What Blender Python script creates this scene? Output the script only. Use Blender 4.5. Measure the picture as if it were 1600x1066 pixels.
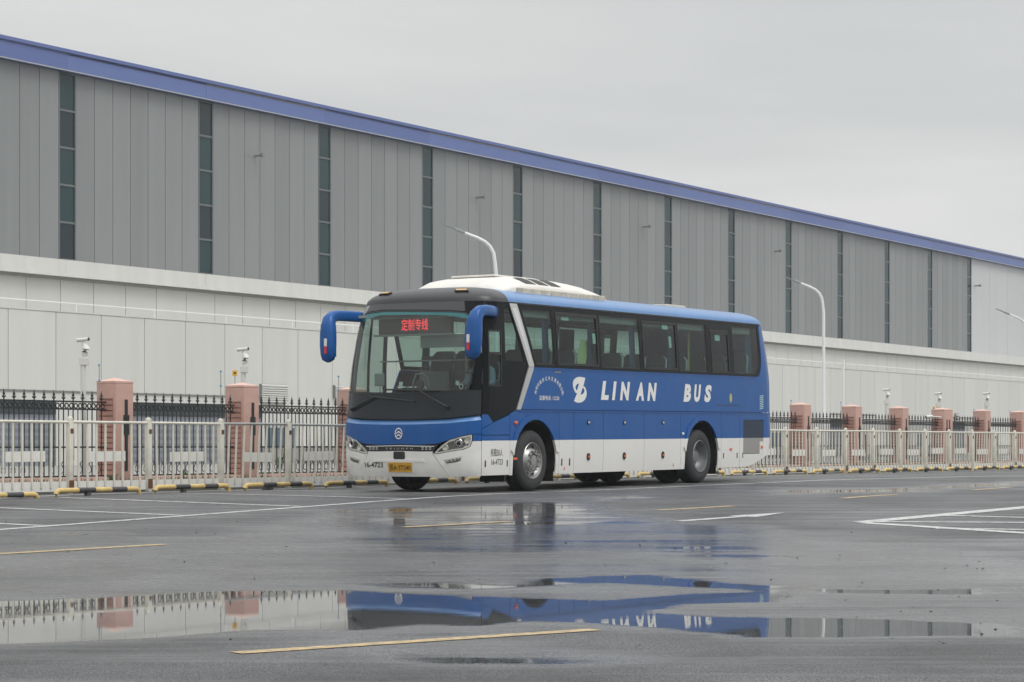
import bpy, bmesh, math, random
import numpy as np
from mathutils import Vector, Matrix
from mathutils.geometry import delaunay_2d_cdt
for o in list(bpy.data.objects): bpy.data.objects.remove(o)
random.seed(7)
SC = bpy.context.scene
COL = SC.collection
R = math.radians

# ------------------------------------------------------------------ camera
FPX = 3500.0; HOR = 694.0; CAMZ = 0.74          # focal length in px of a 1600 px wide picture, horizon row, eye height
cd = bpy.data.cameras.new('camera'); cam = bpy.data.objects.new('camera', cd); COL.objects.link(cam)
cam.location = (0, 0, CAMZ); cam.rotation_euler = (R(90), 0, 0)
cd.sensor_width = 36; cd.lens = FPX/1600*36; cd.shift_y = (HOR-533)/1600; cd.clip_end = 3000; cd.clip_start = .1
SC.camera = cam

# ------------------------------------------------------------------ overcast sky
world = bpy.data.worlds.new('World'); SC.world = world; world.use_nodes = True
wn = world.node_tree; wn.nodes.clear()
def N(nt, t, **k):
    n = nt.nodes.new(t)
    for a, b in k.items():
        if a in n.inputs: n.inputs[a].default_value = b
        else: setattr(n, a, b)
    return n
SUN_EL, SUN_AZ = R(58), R(128)                    # azimuth clockwise from +Y: behind the camera, to the right
sky = N(wn, 'ShaderNodeTexSky', sky_type='NISHITA', sun_disc=False, sun_elevation=SUN_EL, sun_rotation=SUN_AZ, air_density=1.0, dust_density=4.0)
hs = N(wn, 'ShaderNodeHueSaturation', Saturation=.1, Value=1.0); wn.links.new(sky.outputs[0], hs.inputs['Color'])
tc = N(wn, 'ShaderNodeTexCoord')
mp = N(wn, 'ShaderNodeMapping'); mp.inputs['Scale'].default_value = (-1.0, 1.0, 5.5); mp.inputs['Location'].default_value = (.35, .1, .22)
wn.links.new(tc.outputs['Generated'], mp.inputs[0])
nz = N(wn, 'ShaderNodeTexNoise', Scale=1.6, Detail=6.0, Roughness=.5, Distortion=.35, noise_dimensions='4D', W=3.0); wn.links.new(mp.outputs[0], nz.inputs['Vector'])
cr = N(wn, 'ShaderNodeValToRGB'); wn.links.new(nz.outputs[0], cr.inputs[0])
cr.color_ramp.elements[0].position = .33; cr.color_ramp.elements[0].color = (5.3, 5.5, 5.62, 1)
cr.color_ramp.elements[1].position = .70; cr.color_ramp.elements[1].color = (8.3, 8.3, 8.15, 1)
sep = N(wn, 'ShaderNodeSeparateXYZ'); wn.links.new(tc.outputs['Generated'], sep.inputs[0])
zr = N(wn, 'ShaderNodeMapRange'); zr.inputs[1].default_value = .25; zr.inputs[2].default_value = 1.0; zr.inputs[3].default_value = 1.0; zr.inputs[4].default_value = 2.3
wn.links.new(sep.outputs[2], zr.inputs[0])        # an overcast sky is brighter towards the zenith
vm = N(wn, 'ShaderNodeVectorMath', operation='SCALE'); wn.links.new(cr.outputs[0], vm.inputs[0]); wn.links.new(zr.outputs[0], vm.inputs['Scale'])
mx = N(wn, 'ShaderNodeMixRGB'); mx.inputs[0].default_value = .93
wn.links.new(hs.outputs[0], mx.inputs[1]); wn.links.new(vm.outputs[0], mx.inputs[2])
bg = N(wn, 'ShaderNodeBackground', Strength=.1); wn.links.new(mx.outputs[0], bg.inputs[0])
wo = N(wn, 'ShaderNodeOutputWorld'); wn.links.new(bg.outputs[0], wo.inputs[0])

sd = bpy.data.lights.new('sun', 'SUN'); sun = bpy.data.objects.new('sun', sd); COL.objects.link(sun)
sd.energy = 1.25; sd.angle = R(30); sd.color = (1, .98, .955)
sdir = Vector((math.sin(SUN_AZ)*math.cos(SUN_EL), math.cos(SUN_AZ)*math.cos(SUN_EL), math.sin(SUN_EL)))
sun.rotation_euler = sdir.to_track_quat('Z', 'Y').to_euler(); sun.location = (0, 0, 60)
vs = SC.view_settings; vs.view_transform = 'Standard'; vs.look = 'None'; vs.exposure = 0.08; vs.gamma = 1

# ------------------------------------------------------------------ materials
def mat(name, col, rough=.5, metal=0.0, var=0.0, vscale=3.0, bump=0.0, bscale=60.0, spec=.5, coat=0.0, detail=6, world=False):
    m = bpy.data.materials.new(name); m.use_nodes = True; nt = m.node_tree
    b = nt.nodes['Principled BSDF']
    b.inputs['Base Color'].default_value = (*col, 1); b.inputs['Roughness'].default_value = rough; b.inputs['Metallic'].default_value = metal
    b.inputs['Specular IOR Level'].default_value = spec; b.inputs['Coat Weight'].default_value = coat; b.inputs['Coat Roughness'].default_value = .05
    if var or bump:
        tc = N(nt, 'ShaderNodeTexCoord')
    if var:
        nz = N(nt, 'ShaderNodeTexNoise', Scale=vscale, Detail=detail, Roughness=.6)
        if world:                                                   # rain streaks: noise in world space, stretched downwards
            ge = N(nt, 'ShaderNodeNewGeometry'); mp = N(nt, 'ShaderNodeMapping'); mp.inputs['Scale'].default_value = (4, 4, .22); nt.links.new(ge.outputs['Position'], mp.inputs[0]); nt.links.new(mp.outputs[0], nz.inputs['Vector'])
        else: nt.links.new(tc.outputs['Object'], nz.inputs['Vector'])
        mr = N(nt, 'ShaderNodeMapRange'); mr.inputs[1].default_value = .25; mr.inputs[2].default_value = .75; mr.inputs[3].default_value = 1-var; mr.inputs[4].default_value = 1+var*.6
        nt.links.new(nz.outputs[0], mr.inputs[0])
        sc = N(nt, 'ShaderNodeVectorMath', operation='SCALE'); sc.inputs[0].default_value = col; nt.links.new(mr.outputs[0], sc.inputs['Scale'])
        nt.links.new(sc.outputs[0], b.inputs['Base Color'])
        rr = N(nt, 'ShaderNodeMapRange'); rr.inputs[3].default_value = max(0, rough-.08); rr.inputs[4].default_value = min(1, rough+.1)
        nt.links.new(nz.outputs[0], rr.inputs[0]); nt.links.new(rr.outputs[0], b.inputs['Roughness'])
    if bump:
        n2 = N(nt, 'ShaderNodeTexNoise', Scale=bscale, Detail=4.0); nt.links.new(tc.outputs['Object'], n2.inputs['Vector'])
        bp = N(nt, 'ShaderNodeBump', Strength=bump, Distance=.01); nt.links.new(n2.outputs[0], bp.inputs['Height']); nt.links.new(bp.outputs[0], b.inputs['Normal'])
    return m
def emis(name, col, s):
    m = mat(name, (.02, .02, .02)); b = m.node_tree.nodes['Principled BSDF']
    b.inputs['Emission Color'].default_value = (*col, 1); b.inputs['Emission Strength'].default_value = s
    return m
def glass(name, tint, ior=1.45, rough=.0, refl_veil=0.0):
    m = bpy.data.materials.new(name); m.use_nodes = True; nt = m.node_tree; nt.nodes.clear()
    t = N(nt, 'ShaderNodeBsdfTransparent'); t.inputs[0].default_value = (*tint, 1)
    g = N(nt, 'ShaderNodeBsdfGlossy', Roughness=rough); g.inputs[0].default_value = (1, 1, 1, 1)
    ge = N(nt, 'ShaderNodeNewGeometry'); dt = N(nt, 'ShaderNodeVectorMath', operation='DOT_PRODUCT'); nt.links.new(ge.outputs['Normal'], dt.inputs[0]); nt.links.new(ge.outputs['Incoming'], dt.inputs[1])
    ab = N(nt, 'ShaderNodeMath', operation='ABSOLUTE'); nt.links.new(dt.outputs['Value'], ab.inputs[0]); om = N(nt, 'ShaderNodeMath', operation='SUBTRACT'); om.inputs[0].default_value = 1.0; nt.links.new(ab.outputs[0], om.inputs[1])
    pw = N(nt, 'ShaderNodeMath', operation='POWER'); pw.inputs[1].default_value = 5.0; nt.links.new(om.outputs[0], pw.inputs[0]); f0 = ((ior-1)/(ior+1))**2
    lw = N(nt, 'ShaderNodeMath', operation='MULTIPLY_ADD'); lw.inputs[1].default_value = 1-f0; lw.inputs[2].default_value = f0; nt.links.new(pw.outputs[0], lw.inputs[0])      # same reflectance from both sides of a thin sheet
    x = N(nt, 'ShaderNodeMixShader'); nt.links.new(lw.outputs[0], x.inputs[0]); nt.links.new(t.outputs[0], x.inputs[1]); nt.links.new(g.outputs[0], x.inputs[2])
    last = x
    if refl_veil:
        d = N(nt, 'ShaderNodeBsdfDiffuse'); d.inputs[0].default_value = (.45, .45, .42, 1)  # grey diffuse film paints in the reflected veil on the windscreen
        tc = N(nt, 'ShaderNodeTexCoord'); nz = N(nt, 'ShaderNodeTexNoise', Scale=2.2, Detail=7.0); nt.links.new(tc.outputs['Object'], nz.inputs['Vector'])
        mr = N(nt, 'ShaderNodeMapRange'); mr.inputs[1].default_value = .3; mr.inputs[2].default_value = .8; mr.inputs[3].default_value = refl_veil*.4; mr.inputs[4].default_value = refl_veil*1.5; nt.links.new(nz.outputs[0], mr.inputs[0])
        x2 = N(nt, 'ShaderNodeMixShader'); nt.links.new(mr.outputs[0], x2.inputs[0]); nt.links.new(x.outputs[0], x2.inputs[1]); nt.links.new(d.outputs[0], x2.inputs[2]); last = x2
    o = N(nt, 'ShaderNodeOutputMaterial'); nt.links.new(last.outputs[0], o.inputs[0])
    return m
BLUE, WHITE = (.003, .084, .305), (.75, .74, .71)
def dirty_paint(name, two_tone):
    """bus paint: blue above 0.80 m and off-white below where two_tone, with a grey road film"""
    m = mat(name, BLUE, .25, coat=.05, spec=.3); nt = m.node_tree; b = nt.nodes['Principled BSDF']
    tc = N(nt, 'ShaderNodeTexCoord'); sp = N(nt, 'ShaderNodeSeparateXYZ'); nt.links.new(tc.outputs['Object'], sp.inputs[0])
    lt = N(nt, 'ShaderNodeMath', operation='LESS_THAN'); lt.inputs[1].default_value = .80 if two_tone else -9.; nt.links.new(sp.outputs[2], lt.inputs[0])
    m1 = N(nt, 'ShaderNodeMixRGB'); m1.inputs[1].default_value = (*BLUE, 1); m1.inputs[2].default_value = (*WHITE, 1); nt.links.new(lt.outputs[0], m1.inputs[0])
    mp = N(nt, 'ShaderNodeMapping'); mp.inputs['Scale'].default_value = (1.2, 1.2, .6); nt.links.new(tc.outputs['Object'], mp.inputs[0])
    nz = N(nt, 'ShaderNodeTexNoise', Scale=2.2, Detail=9.0, Roughness=.62); nt.links.new(mp.outputs[0], nz.inputs['Vector'])
    mr = N(nt, 'ShaderNodeMapRange'); mr.inputs[1].default_value = .35; mr.inputs[2].default_value = .85; mr.inputs[3].default_value = .0; mr.inputs[4].default_value = .07; nt.links.new(nz.outputs[0], mr.inputs[0])
    m2 = N(nt, 'ShaderNodeMixRGB'); m2.inputs[2].default_value = (.30, .29, .26, 1); nt.links.new(mr.outputs[0], m2.inputs[0]); nt.links.new(m1.outputs[0], m2.inputs[1]); nt.links.new(m2.outputs[0], b.inputs['Base Color'])
    rr = N(nt, 'ShaderNodeMapRange'); rr.inputs[3].default_value = .2; rr.inputs[4].default_value = .3; nt.links.new(nz.outputs[0], rr.inputs[0]); nt.links.new(rr.outputs[0], b.inputs['Roughness'])
    return m
M = {
 'paint': dirty_paint('bus_two_tone_paint', True), 'blue': dirty_paint('bus_blue_paint', False),
 'blue_skylit': mat('blue_paint_sky_sheen', (.085, .215, .46), .3, var=.14, vscale=3, coat=.2),  # paler copy of the bus blue, sky reflection painted into the colour
 'white': mat('bus_white_paint', WHITE, .25, var=.08, vscale=1.5, coat=.5), 'ac': mat('air_conditioner_plastic', (.72, .70, .65), .4, var=.12, vscale=2.5),
 'acdirty': mat('weathered_plastic', (.56, .52, .43), .5, var=.3, vscale=7),
 'black': mat('gloss_black', (.005, .007, .009), .10, spec=.1), 'frit': mat('black_glass_border', (.020, .025, .031), .12, spec=.3), 'dark': mat('matt_dark', (.02, .02, .022), .6, var=.2), 'cap': mat('black_front_cap', (.032, .034, .037), .36, var=.2, vscale=2),
 'rubber': mat('tyre_rubber', (.035, .036, .038), .75, var=.3, vscale=9, bump=.3, bscale=40), 'steel': mat('wheel_steel', (.42, .42, .41), .38, .85, var=.25, vscale=9),
 'rim': mat('grey_wheel_paint', (.22, .225, .23), .42, .5, var=.25, vscale=8),
 'chrome': mat('chrome', (.75, .75, .75), .12, 1.0), 'silver': mat('silver_trim', (.62, .62, .61), .3, .75, var=.06), 'lamp': mat('lamp_reflector', (.74, .74, .70), .25, .35), 'lampdark': mat('lamp_bezel', (.17, .17, .16), .3),
 'clear': glass('clear_lens', (.9, .9, .88), 1.5), 'orange': mat('orange_lens', (.75, .13, .03), .2), 'amber': mat('amber_lens', (.72, .45, .16), .3), 'red': mat('red_reflective_tape', (.6, .03, .04), .3), 'wtape': mat('white_reflective_tape', (.75, .76, .75), .3),
 'glass': glass('tinted_side_glass', (.48, .63, .58), 1.38), 'screen': glass('windscreen_glass', (.58, .68, .645), 1.42, refl_veil=.06), 'teal': mat('windscreen_sun_band', (.015, .14, .15), .12), 'mirror': mat('mirror_glass', (.8, .8, .8), .02, 1.0),
 'seat': mat('seat_fabric', (.03, .045, .05), .9, var=.3), 'seatedge': mat('seat_grey_vinyl', (.35, .37, .37), .5), 'curtain': mat('blue_curtain', (.03, .09, .17), .9, var=.2), 'inside': mat('cabin_plastic', (.30, .32, .31), .7, var=.1), 'lid': mat('cabin_dark_plastic', (.05, .055, .055), .6, var=.2),
 'yellowbox': mat('pale_yellow_card', (.55, .60, .30), .6), 'sticker': mat('pale_sticker', (.55, .75, .70), .5), 'pole': mat('yellow_handrail', (.45, .42, .16), .4), 'olive': mat('driver_curtain', (.05, .06, .05), .9),
 'led': emis('led_red', (1, .045, .06), 1.5), 'ledbox': mat('led_panel', (.10, .07, .07), .5), 'plate': mat('yellow_plate', (.62, .34, .03), .4, var=.1, vscale=12), 'ink': mat('black_ink', (.02, .02, .02), .5), 'vinyl': mat('white_vinyl', (.78, .78, .76), .35, var=.04),
 'grille': mat('charcoal_grille', (.025, .028, .032), .4), 'slatw': mat('grey_slat', (.38, .37, .36), .5), 'slatb': mat('slate_slat', (.03, .05, .085), .5), 'seal': mat('black_seal', (.015, .015, .015), .5),
 'skin': mat('skin', (.45, .28, .2), .5), 'shirt': mat('light_blue_shirt', (.30, .42, .55), .85, var=.1), 'hair': mat('dark_hair', (.02, .018, .016), .6), 'trousers': mat('dark_trousers', (.02, .022, .03), .9),
 'lotpaint': None,
 'rail': mat('off_white_railing_paint', (.69, .66, .57), .45, var=.22, vscale=5), 'rust': mat('rust', (.14, .06, .025), .85, var=.4, vscale=20), 'galv': mat('bare_grey_rail', (.36, .37, .36), .5, var=.2), 'rplate': mat('pale_reflector_plate', (.74, .73, .69), .35, var=.08, vscale=5),
 'yel': mat('yellow_stop_paint', (.62, .45, .17), .5, var=.25, vscale=9), 'blk': mat('black_stop_paint', (.06, .06, .06), .55, var=.35, vscale=9),
 'pink': mat('pink_render', (.52, .325, .275), .85, var=.14, vscale=5, bump=.25, bscale=120), 'pinkcap': mat('pale_pink_cap', (.66, .44, .37), .8, var=.1, vscale=6), 'brick': mat('terracotta_tile', (.50, .275, .225), .8, var=.2, vscale=14), 'joint': mat('dark_joint', (.25, .13, .10), .9), 'iron': mat('black_iron', (.02, .022, .024), .5, var=.2, vscale=8),
 'lwall': mat('off_white_panel', (.635, .632, .60), .55, var=.05, vscale=.35, world=True), 'lwall2': mat('off_white_panel_b', (.615, .612, .582), .55, var=.06, vscale=.4, world=True), 'uwall': mat('weathered_white_panel', (.56, .56, .535), .55, var=.06, vscale=.4, world=True), 'gap': mat('panel_joint', (.22, .22, .21), .7),
 'grey': mat('grey_metal_panel', (.258, .266, .270), .40, .15, var=.07, vscale=.45, world=True), 'grey2': mat('grey_metal_panel_b', (.240, .248, .252), .44, .15, var=.08, vscale=.45, world=True), 'pale': mat('pale_metal_panel', (.56, .565, .57), .45, .1, var=.05, vscale=.25, world=True),
 'cornice': mat('cornice_panel', (.62, .615, .59), .5, var=.09, vscale=.5, world=True), 'fascia': mat('blue_fascia', (.118, .165, .375), .45, var=.05, vscale=.4), 'fascia2': mat('blue_fascia_b', (.108, .15, .35), .45, var=.05, vscale=.4), 'trim': mat('pale_trim', (.42, .44, .45), .4),
 'wglass': mat('dark_teal_window', (.012, .04, .045), .06, spec=.45), 'wglass2': mat('dark_blue_window', (.012, .024, .032), .06, spec=.45), 'alu': mat('window_frame_aluminium', (.15, .17, .17), .4, .4),
 'shutter': mat('roller_shutter', (.24, .26, .29), .5, var=.08), 'shutter2': mat('roller_shutter_b', (.19, .205, .235), .5, var=.08), 'shadeband': mat('opening_shade_band', (.035, .045, .05), .6), 'bglass': mat('blue_grey_glazing', (.10, .145, .18), .12), 'reddoor': mat('red_panel', (.26, .025, .04), .5), 'lampw': mat('white_lamp_paint', (.80, .80, .80), .35), 'lampg': mat('lamp_head_grey', (.30, .32, .33), .4),
 'cctv': mat('cctv_white', (.66, .66, .63), .45), 'signy': mat('yellow_warning_sign', (.75, .46, .05), .5), 'insul': mat('blue_insulator', (.1, .35, .55), .4), 'wire': mat('thin_wire', (.3, .3, .3), .5),
 'soil': mat('verge_soil', (.10, .095, .06), .95, var=.4, vscale=2, bump=.6, bscale=20), 'grass': mat('verge_grass', (.085, .11, .035), .9, var=.4, vscale=6), 'leaf': mat('green_leaf', (.05, .12, .03), .6, var=.3, vscale=8), 'yard': mat('yard_concrete', (.30, .30, .285), .8, var=.12, vscale=.5), 'roofm': mat('roof_sheet', (.3, .3, .32), .6), 'litter': mat('dark_litter', (.03, .026, .02), .8, var=.4, vscale=30),
}

# ------------------------------------------------------------------ helpers
def tag(o, label=None, cat=None, group=None, kind=None):
    for k, v in (('label', label), ('category', cat), ('group', group), ('kind', kind)):
        if v: o[k] = v
    return o
def link(o, parent=None):
    COL.objects.link(o); o.parent = parent; return o
def empty(name, loc=(0, 0, 0), rz=0.0, **k):
    o = bpy.data.objects.new(name, None); o.empty_display_size = .2; link(o); o.location = loc; o.rotation_euler = (0, 0, rz)
    return tag(o, **k)
def inst(src, parent, loc=(0, 0, 0), rot=(0, 0, 0), name=None, scale=None):
    o = src.copy(); link(o, parent); o.location = loc; o.rotation_euler = rot
    if name: o.name = name
    if scale: o.scale = scale
    return o
class MB:
    """collects shapes; build() links them as one mesh object"""
    def __init__(s): s.v = []; s.f = []; s.mi = []; s.cur = 0
    def add(s, vs, fs):
        n = len(s.v); s.v += [tuple(v) for v in vs]; s.f += [[n+i for i in f] for f in fs]; s.mi += [s.cur]*len(fs); return s
    def box(s, x0, x1, y0, y1, z0, z1, bev=0.0):
        if bev <= 0:
            return s.add([(x0,y0,z0),(x1,y0,z0),(x1,y1,z0),(x0,y1,z0),(x0,y0,z1),(x1,y0,z1),(x1,y1,z1),(x0,y1,z1)],
                         [(3,2,1,0),(4,5,6,7),(0,1,5,4),(1,2,6,5),(2,3,7,6),(3,0,4,7)])
        bm = bmesh.new(); bmesh.ops.create_cube(bm, size=1)
        for v in bm.verts: v.co = Vector(((x0+x1)/2+v.co.x*(x1-x0), (y0+y1)/2+v.co.y*(y1-y0), (z0+z1)/2+v.co.z*(z1-z0)))
        bmesh.ops.bevel(bm, geom=bm.edges[:], offset=bev, segments=2, affect='EDGES', profile=.5)
        bm.verts.index_update(); s.add([v.co[:] for v in bm.verts], [[v.index for v in f.verts] for f in bm.faces]); bm.free(); return s
    def tube(s, pts, r, n=10, cap=True, sq=None, up=(0, 0, 1)):
        """sweep; r number or list; sq=(a,b) gives elliptical radii per point list"""
        pts = [Vector(p) for p in pts]; rings = []
        for i, p in enumerate(pts):
            d = (pts[min(i+1, len(pts)-1)]-pts[max(i-1, 0)]).normalized()
            u = Vector(up); u = (u-d*u.dot(d))
            if u.length < 1e-3: u = Vector((1, 0, 0)); u = u-d*u.dot(d)
            u.normalize(); w = d.cross(u)
            ra, rb = (sq[i] if sq else ((r[i] if isinstance(r, (list, tuple)) else r),)*2)
            ring = []
            for k in range(n):
                t = 2*math.pi*k/n; c, sn = math.cos(t), math.sin(t)
                if sq: e = .6; c = math.copysign(abs(c)**e, c); sn = math.copysign(abs(sn)**e, sn)
                ring.append(p+u*(ra*c)+w*(rb*sn))
            rings.append(ring)
        vs = [v for ring in rings for v in ring]; fs = []
        for i in range(len(pts)-1):
            for k in range(n):
                a = i*n+k; b = i*n+(k+1) % n; fs.append((a, b, b+n, a+n))
        if cap: fs.append(tuple(range(n-1, -1, -1))); fs.append(tuple((len(pts)-1)*n+k for k in range(n)))
        return s.add(vs, fs)
    def lathe(s, prof, axis='y', c=(0, 0, 0), n=40):
        """prof: list of (radius, offset along axis)"""
        vs = []; fs = []
        for r, h in prof:
            for k in range(n):
                t = 2*math.pi*k/n; a, b = r*math.cos(t), r*math.sin(t)
                vs.append({'y': (c[0]+a, c[1]+h, c[2]+b), 'z': (c[0]+a, c[1]+b, c[2]+h), 'x': (c[0]+h, c[1]+a, c[2]+b)}[axis])
        for i in range(len(prof)-1):
            for k in range(n):
                a = i*n+k; b = i*n+(k+1) % n; fs.append((a, b, b+n, a+n))
        return s.add(vs, fs)
    def prism(s, poly, h0, h1, axis='z'):
        n = len(poly); f = {'z': lambda p, h: (p[0], p[1], h), 'y': lambda p, h: (p[0], h, p[1]), 'x': lambda p, h: (h, p[0], p[1])}[axis]
        return s.add([f(p, h0) for p in poly]+[f(p, h1) for p in poly], [tuple(range(n))[::-1], tuple(range(n, 2*n))]+[(i, (i+1) % n, n+(i+1) % n, n+i) for i in range(n)])
    def build(s, name, mats, parent=None, smooth=False, loc=None, kind=None, fix=True):
        me = bpy.data.meshes.new(name); me.from_pydata(s.v, [], s.f)
        mats = mats if isinstance(mats, (list, tuple)) else [mats]
        for m in mats: me.materials.append(m)
        if len(mats) > 1: me.polygons.foreach_set('material_index', s.mi)
        if fix:
            bm = bmesh.new(); bm.from_mesh(me); bmesh.ops.recalc_face_normals(bm, faces=bm.faces); bm.to_mesh(me); bm.free()
        if smooth:
            me.polygons.foreach_set('use_smooth', [True]*len(me.polygons))
            if smooth is not True: me.set_sharp_from_angle(angle=R(smooth))
        me.update()
        o = bpy.data.objects.new(name, me); link(o, parent)
        if loc: o.location = loc
        if kind: o['kind'] = kind
        return o

# ------------------------------------------------------------------ the lot: drains towards the camera into a shallow flat
BUSO = (-1.82, 34.2); BUSPSI = R(31.44); BUSPITCH = R(.40)
br_ = (math.sin(BUSPSI), math.cos(BUSPSI)); bq_ = (-math.cos(BUSPSI), math.sin(BUSPSI))
POOL = -.36
def gz(X, Y):
    """height of the lot (numpy friendly)"""
    X = np.asarray(X, float); Y = np.asarray(Y, float)
    a, b, k, e = 19.0, 32.3, .0271, 1.3
    sp = lambda t: np.where(t > e, t, np.where(t < -e, 0, (t+e)**2/(4*e)))
    z = POOL+k*(sp(Y-a)-sp(Y-b))
    t = (X-BUSO[0])*br_[0]+(Y-BUSO[1])*br_[1]; v = (X-BUSO[0])*bq_[0]+(Y-BUSO[1])*bq_[1]
    z = z+math.tan(BUSPITCH)*np.clip(t-2.1, 0, 9)*np.exp(-(v/3.0)**4)*np.clip(1-(t-12)/15, 0, 1)
    return z
def on_lot(px, py):
    """point of the lot seen at a picture position (authoring aid for laying out markings)"""
    k = (px-800)/FPX; s = (py-HOR)/FPX; lo, hi = 5., 400.
    for _ in range(50):
        m = (lo+hi)/2
        if CAMZ-s*m > float(gz(k*m, m)): lo = m
        else: hi = m
    return (k*lo, lo)
def grid_axis(fine, outer):
    return np.array(sorted(set(np.round(np.concatenate([fine, outer]), 4))))
gx = grid_axis(np.arange(-11, 16.01, .12), np.array([-600,-300,-150,-80,-50,-35,-25,-20,-17,-15,-13,-12,17,18,20,23,27,32,40,55,80,150,300,600]))
gy = grid_axis(np.concatenate([np.arange(8, 34, .1), np.arange(34, 62, .3)]), np.array([-300,-100,-40,-15,-5,0,4,6,7,64,68,72,78,85,95,110,130,160,220,350,700]))
GX, GY = np.meshgrid(gx, gy); GZ = gz(GX, GY)
nx, ny = len(gx), len(gy)
# wetness: standing water laid out as outlines, 0 damp asphalt .. 1 open water
def sdf(poly, X, Y):
    P = np.array(poly); d = np.full(X.shape, 1e9); ins = np.zeros(X.shape, bool)
    for i in range(len(P)):
        a, b = P[i], P[(i+1) % len(P)]; e = b-a; w0 = X-a[0]; w1 = Y-a[1]
        t = np.clip((w0*e[0]+w1*e[1])/(e@e+1e-12), 0, 1); d = np.minimum(d, np.hypot(w0-e[0]*t, w1-e[1]*t))
        c = ((a[1] <= Y) & (b[1] > Y)) | ((b[1] <= Y) & (a[1] > Y)); xx = a[0]+(Y-a[1])/(e[1]+1e-12)*e[0]
        ins ^= c & (X < xx)
    return np.where(ins, -d, d)
def vnoise(X, Y, s, seed):
    rng = np.random.RandomState(seed); T = rng.rand(64, 64)
    x = X/s; y = Y/s; xi = np.floor(x).astype(int); yi = np.floor(y).astype(int); fx = x-xi; fy = y-yi; fx = fx*fx*(3-2*fx); fy = fy*fy*(3-2*fy)
    g = lambda i, j: T[i % 64, j % 64]
    return (g(xi, yi)*(1-fx)+g(xi+1, yi)*fx)*(1-fy)+(g(xi, yi+1)*(1-fx)+g(xi+1, yi+1)*fx)*fy
NZ = (vnoise(GX*.4, GY, 1.6, 1)+.6*vnoise(GX*.4, GY, .6, 2)+.35*vnoise(GX*.5, GY, .27, 3))/1.95-.5
PUD = [  # outline in picture rows and columns, soft edge (m), depth of wetness
 ([(-300, 838), (300, 838), (520, 800), (830, 786), (950, 806), (1230, 826), (1500, 838), (1900, 850), (1900, 996), (1540, 1000), (1300, 1001), (1180, 1001), (1060, 988), (940, 980), (820, 976), (700, 992), (560, 992), (420, 992), (240, 1000), (100, 1008), (-300, 1016)], .5, .44),
 ([(640, 1012), (800, 1006), (980, 1024), (900, 1040), (700, 1034)], .4, .5),
 ([(-60, 945), (150, 936), (330, 925), (530, 922), (640, 931), (800, 936), (960, 940), (1080, 930), (1205, 925), (1205, 940), (1060, 944), (1000, 958), (1120, 964), (1300, 966), (1540, 976), (1540, 990), (1300, 994), (1180, 994), (1060, 981), (940, 974), (820, 968), (740, 976), (640, 973), (560, 984), (420, 984), (240, 993), (100, 1001), (-60, 1006)], .22, 1.0),
 ([(560, 913), (700, 911), (800, 917), (870, 904), (1010, 900), (1080, 908), (1206, 917), (1206, 924), (1020, 914), (940, 910), (850, 915), (740, 920), (620, 918)], .2, 1.0),
 ([(1206, 915), (1360, 922), (1530, 920), (1530, 930), (1300, 927)], .10, .9),
 ([(530, 1004), (660, 996), (800, 986), (700, 990), (560, 996), (520, 1010), (640, 1024), (760, 1030), (880, 1038), (700, 1036)], .25, .72),
 ([(520, 800), (700, 792), (830, 786), (900, 786), (930, 800), (1080, 818), (1212, 822), (1212, 880), (1080, 872), (900, 860), (780, 868), (640, 862), (560, 838)], .5, .79),
 ([(560, 872), (800, 872), (960, 880), (1120, 884), (1120, 892), (900, 890), (640, 886)], .4, .62),
 ([(1230, 844), (1420, 846), (1530, 862), (1530, 884), (1400, 878), (1240, 880)], .5, .66),
 ([(0, 860), (200, 862), (330, 870), (200, 884), (0, 890)], .5, .55),
 ([(1200, 766), (1420, 762), (1600, 752), (1600, 757), (1420, 769), (1200, 774)], .6, .78),
 ([(880, 776), (1000, 774), (1040, 778), (930, 784)], .4, .78),
 ([(60, 830), (200, 828), (200, 836), (60, 838)], .4, .6),
]
wet = np.full(GX.shape, .10)+.30*NZ
for poly, soft, lvl in PUD:
    W = [on_lot(*p) for p in poly]
    d = sdf(W, GX, GY)+NZ*soft*2.2*(1 if lvl < 1 else .8)
    m = np.clip(.5-d/(2*soft), 0, 1); m = m*m*(3-2*m)
    wet = wet*(1-m)+np.maximum(wet, lvl+(.38 if lvl == 1 else .0))*m
# long streaky damp bands lying across the fall of the lot
band = vnoise(GX*.25+3, GY*1.0, .9, 9)*.6+vnoise(GX*.12, GY, 2.6, 10)*.4
wet = np.clip(wet+(wet < .85)*(band-.5)*.42, 0, 1.3)

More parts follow.
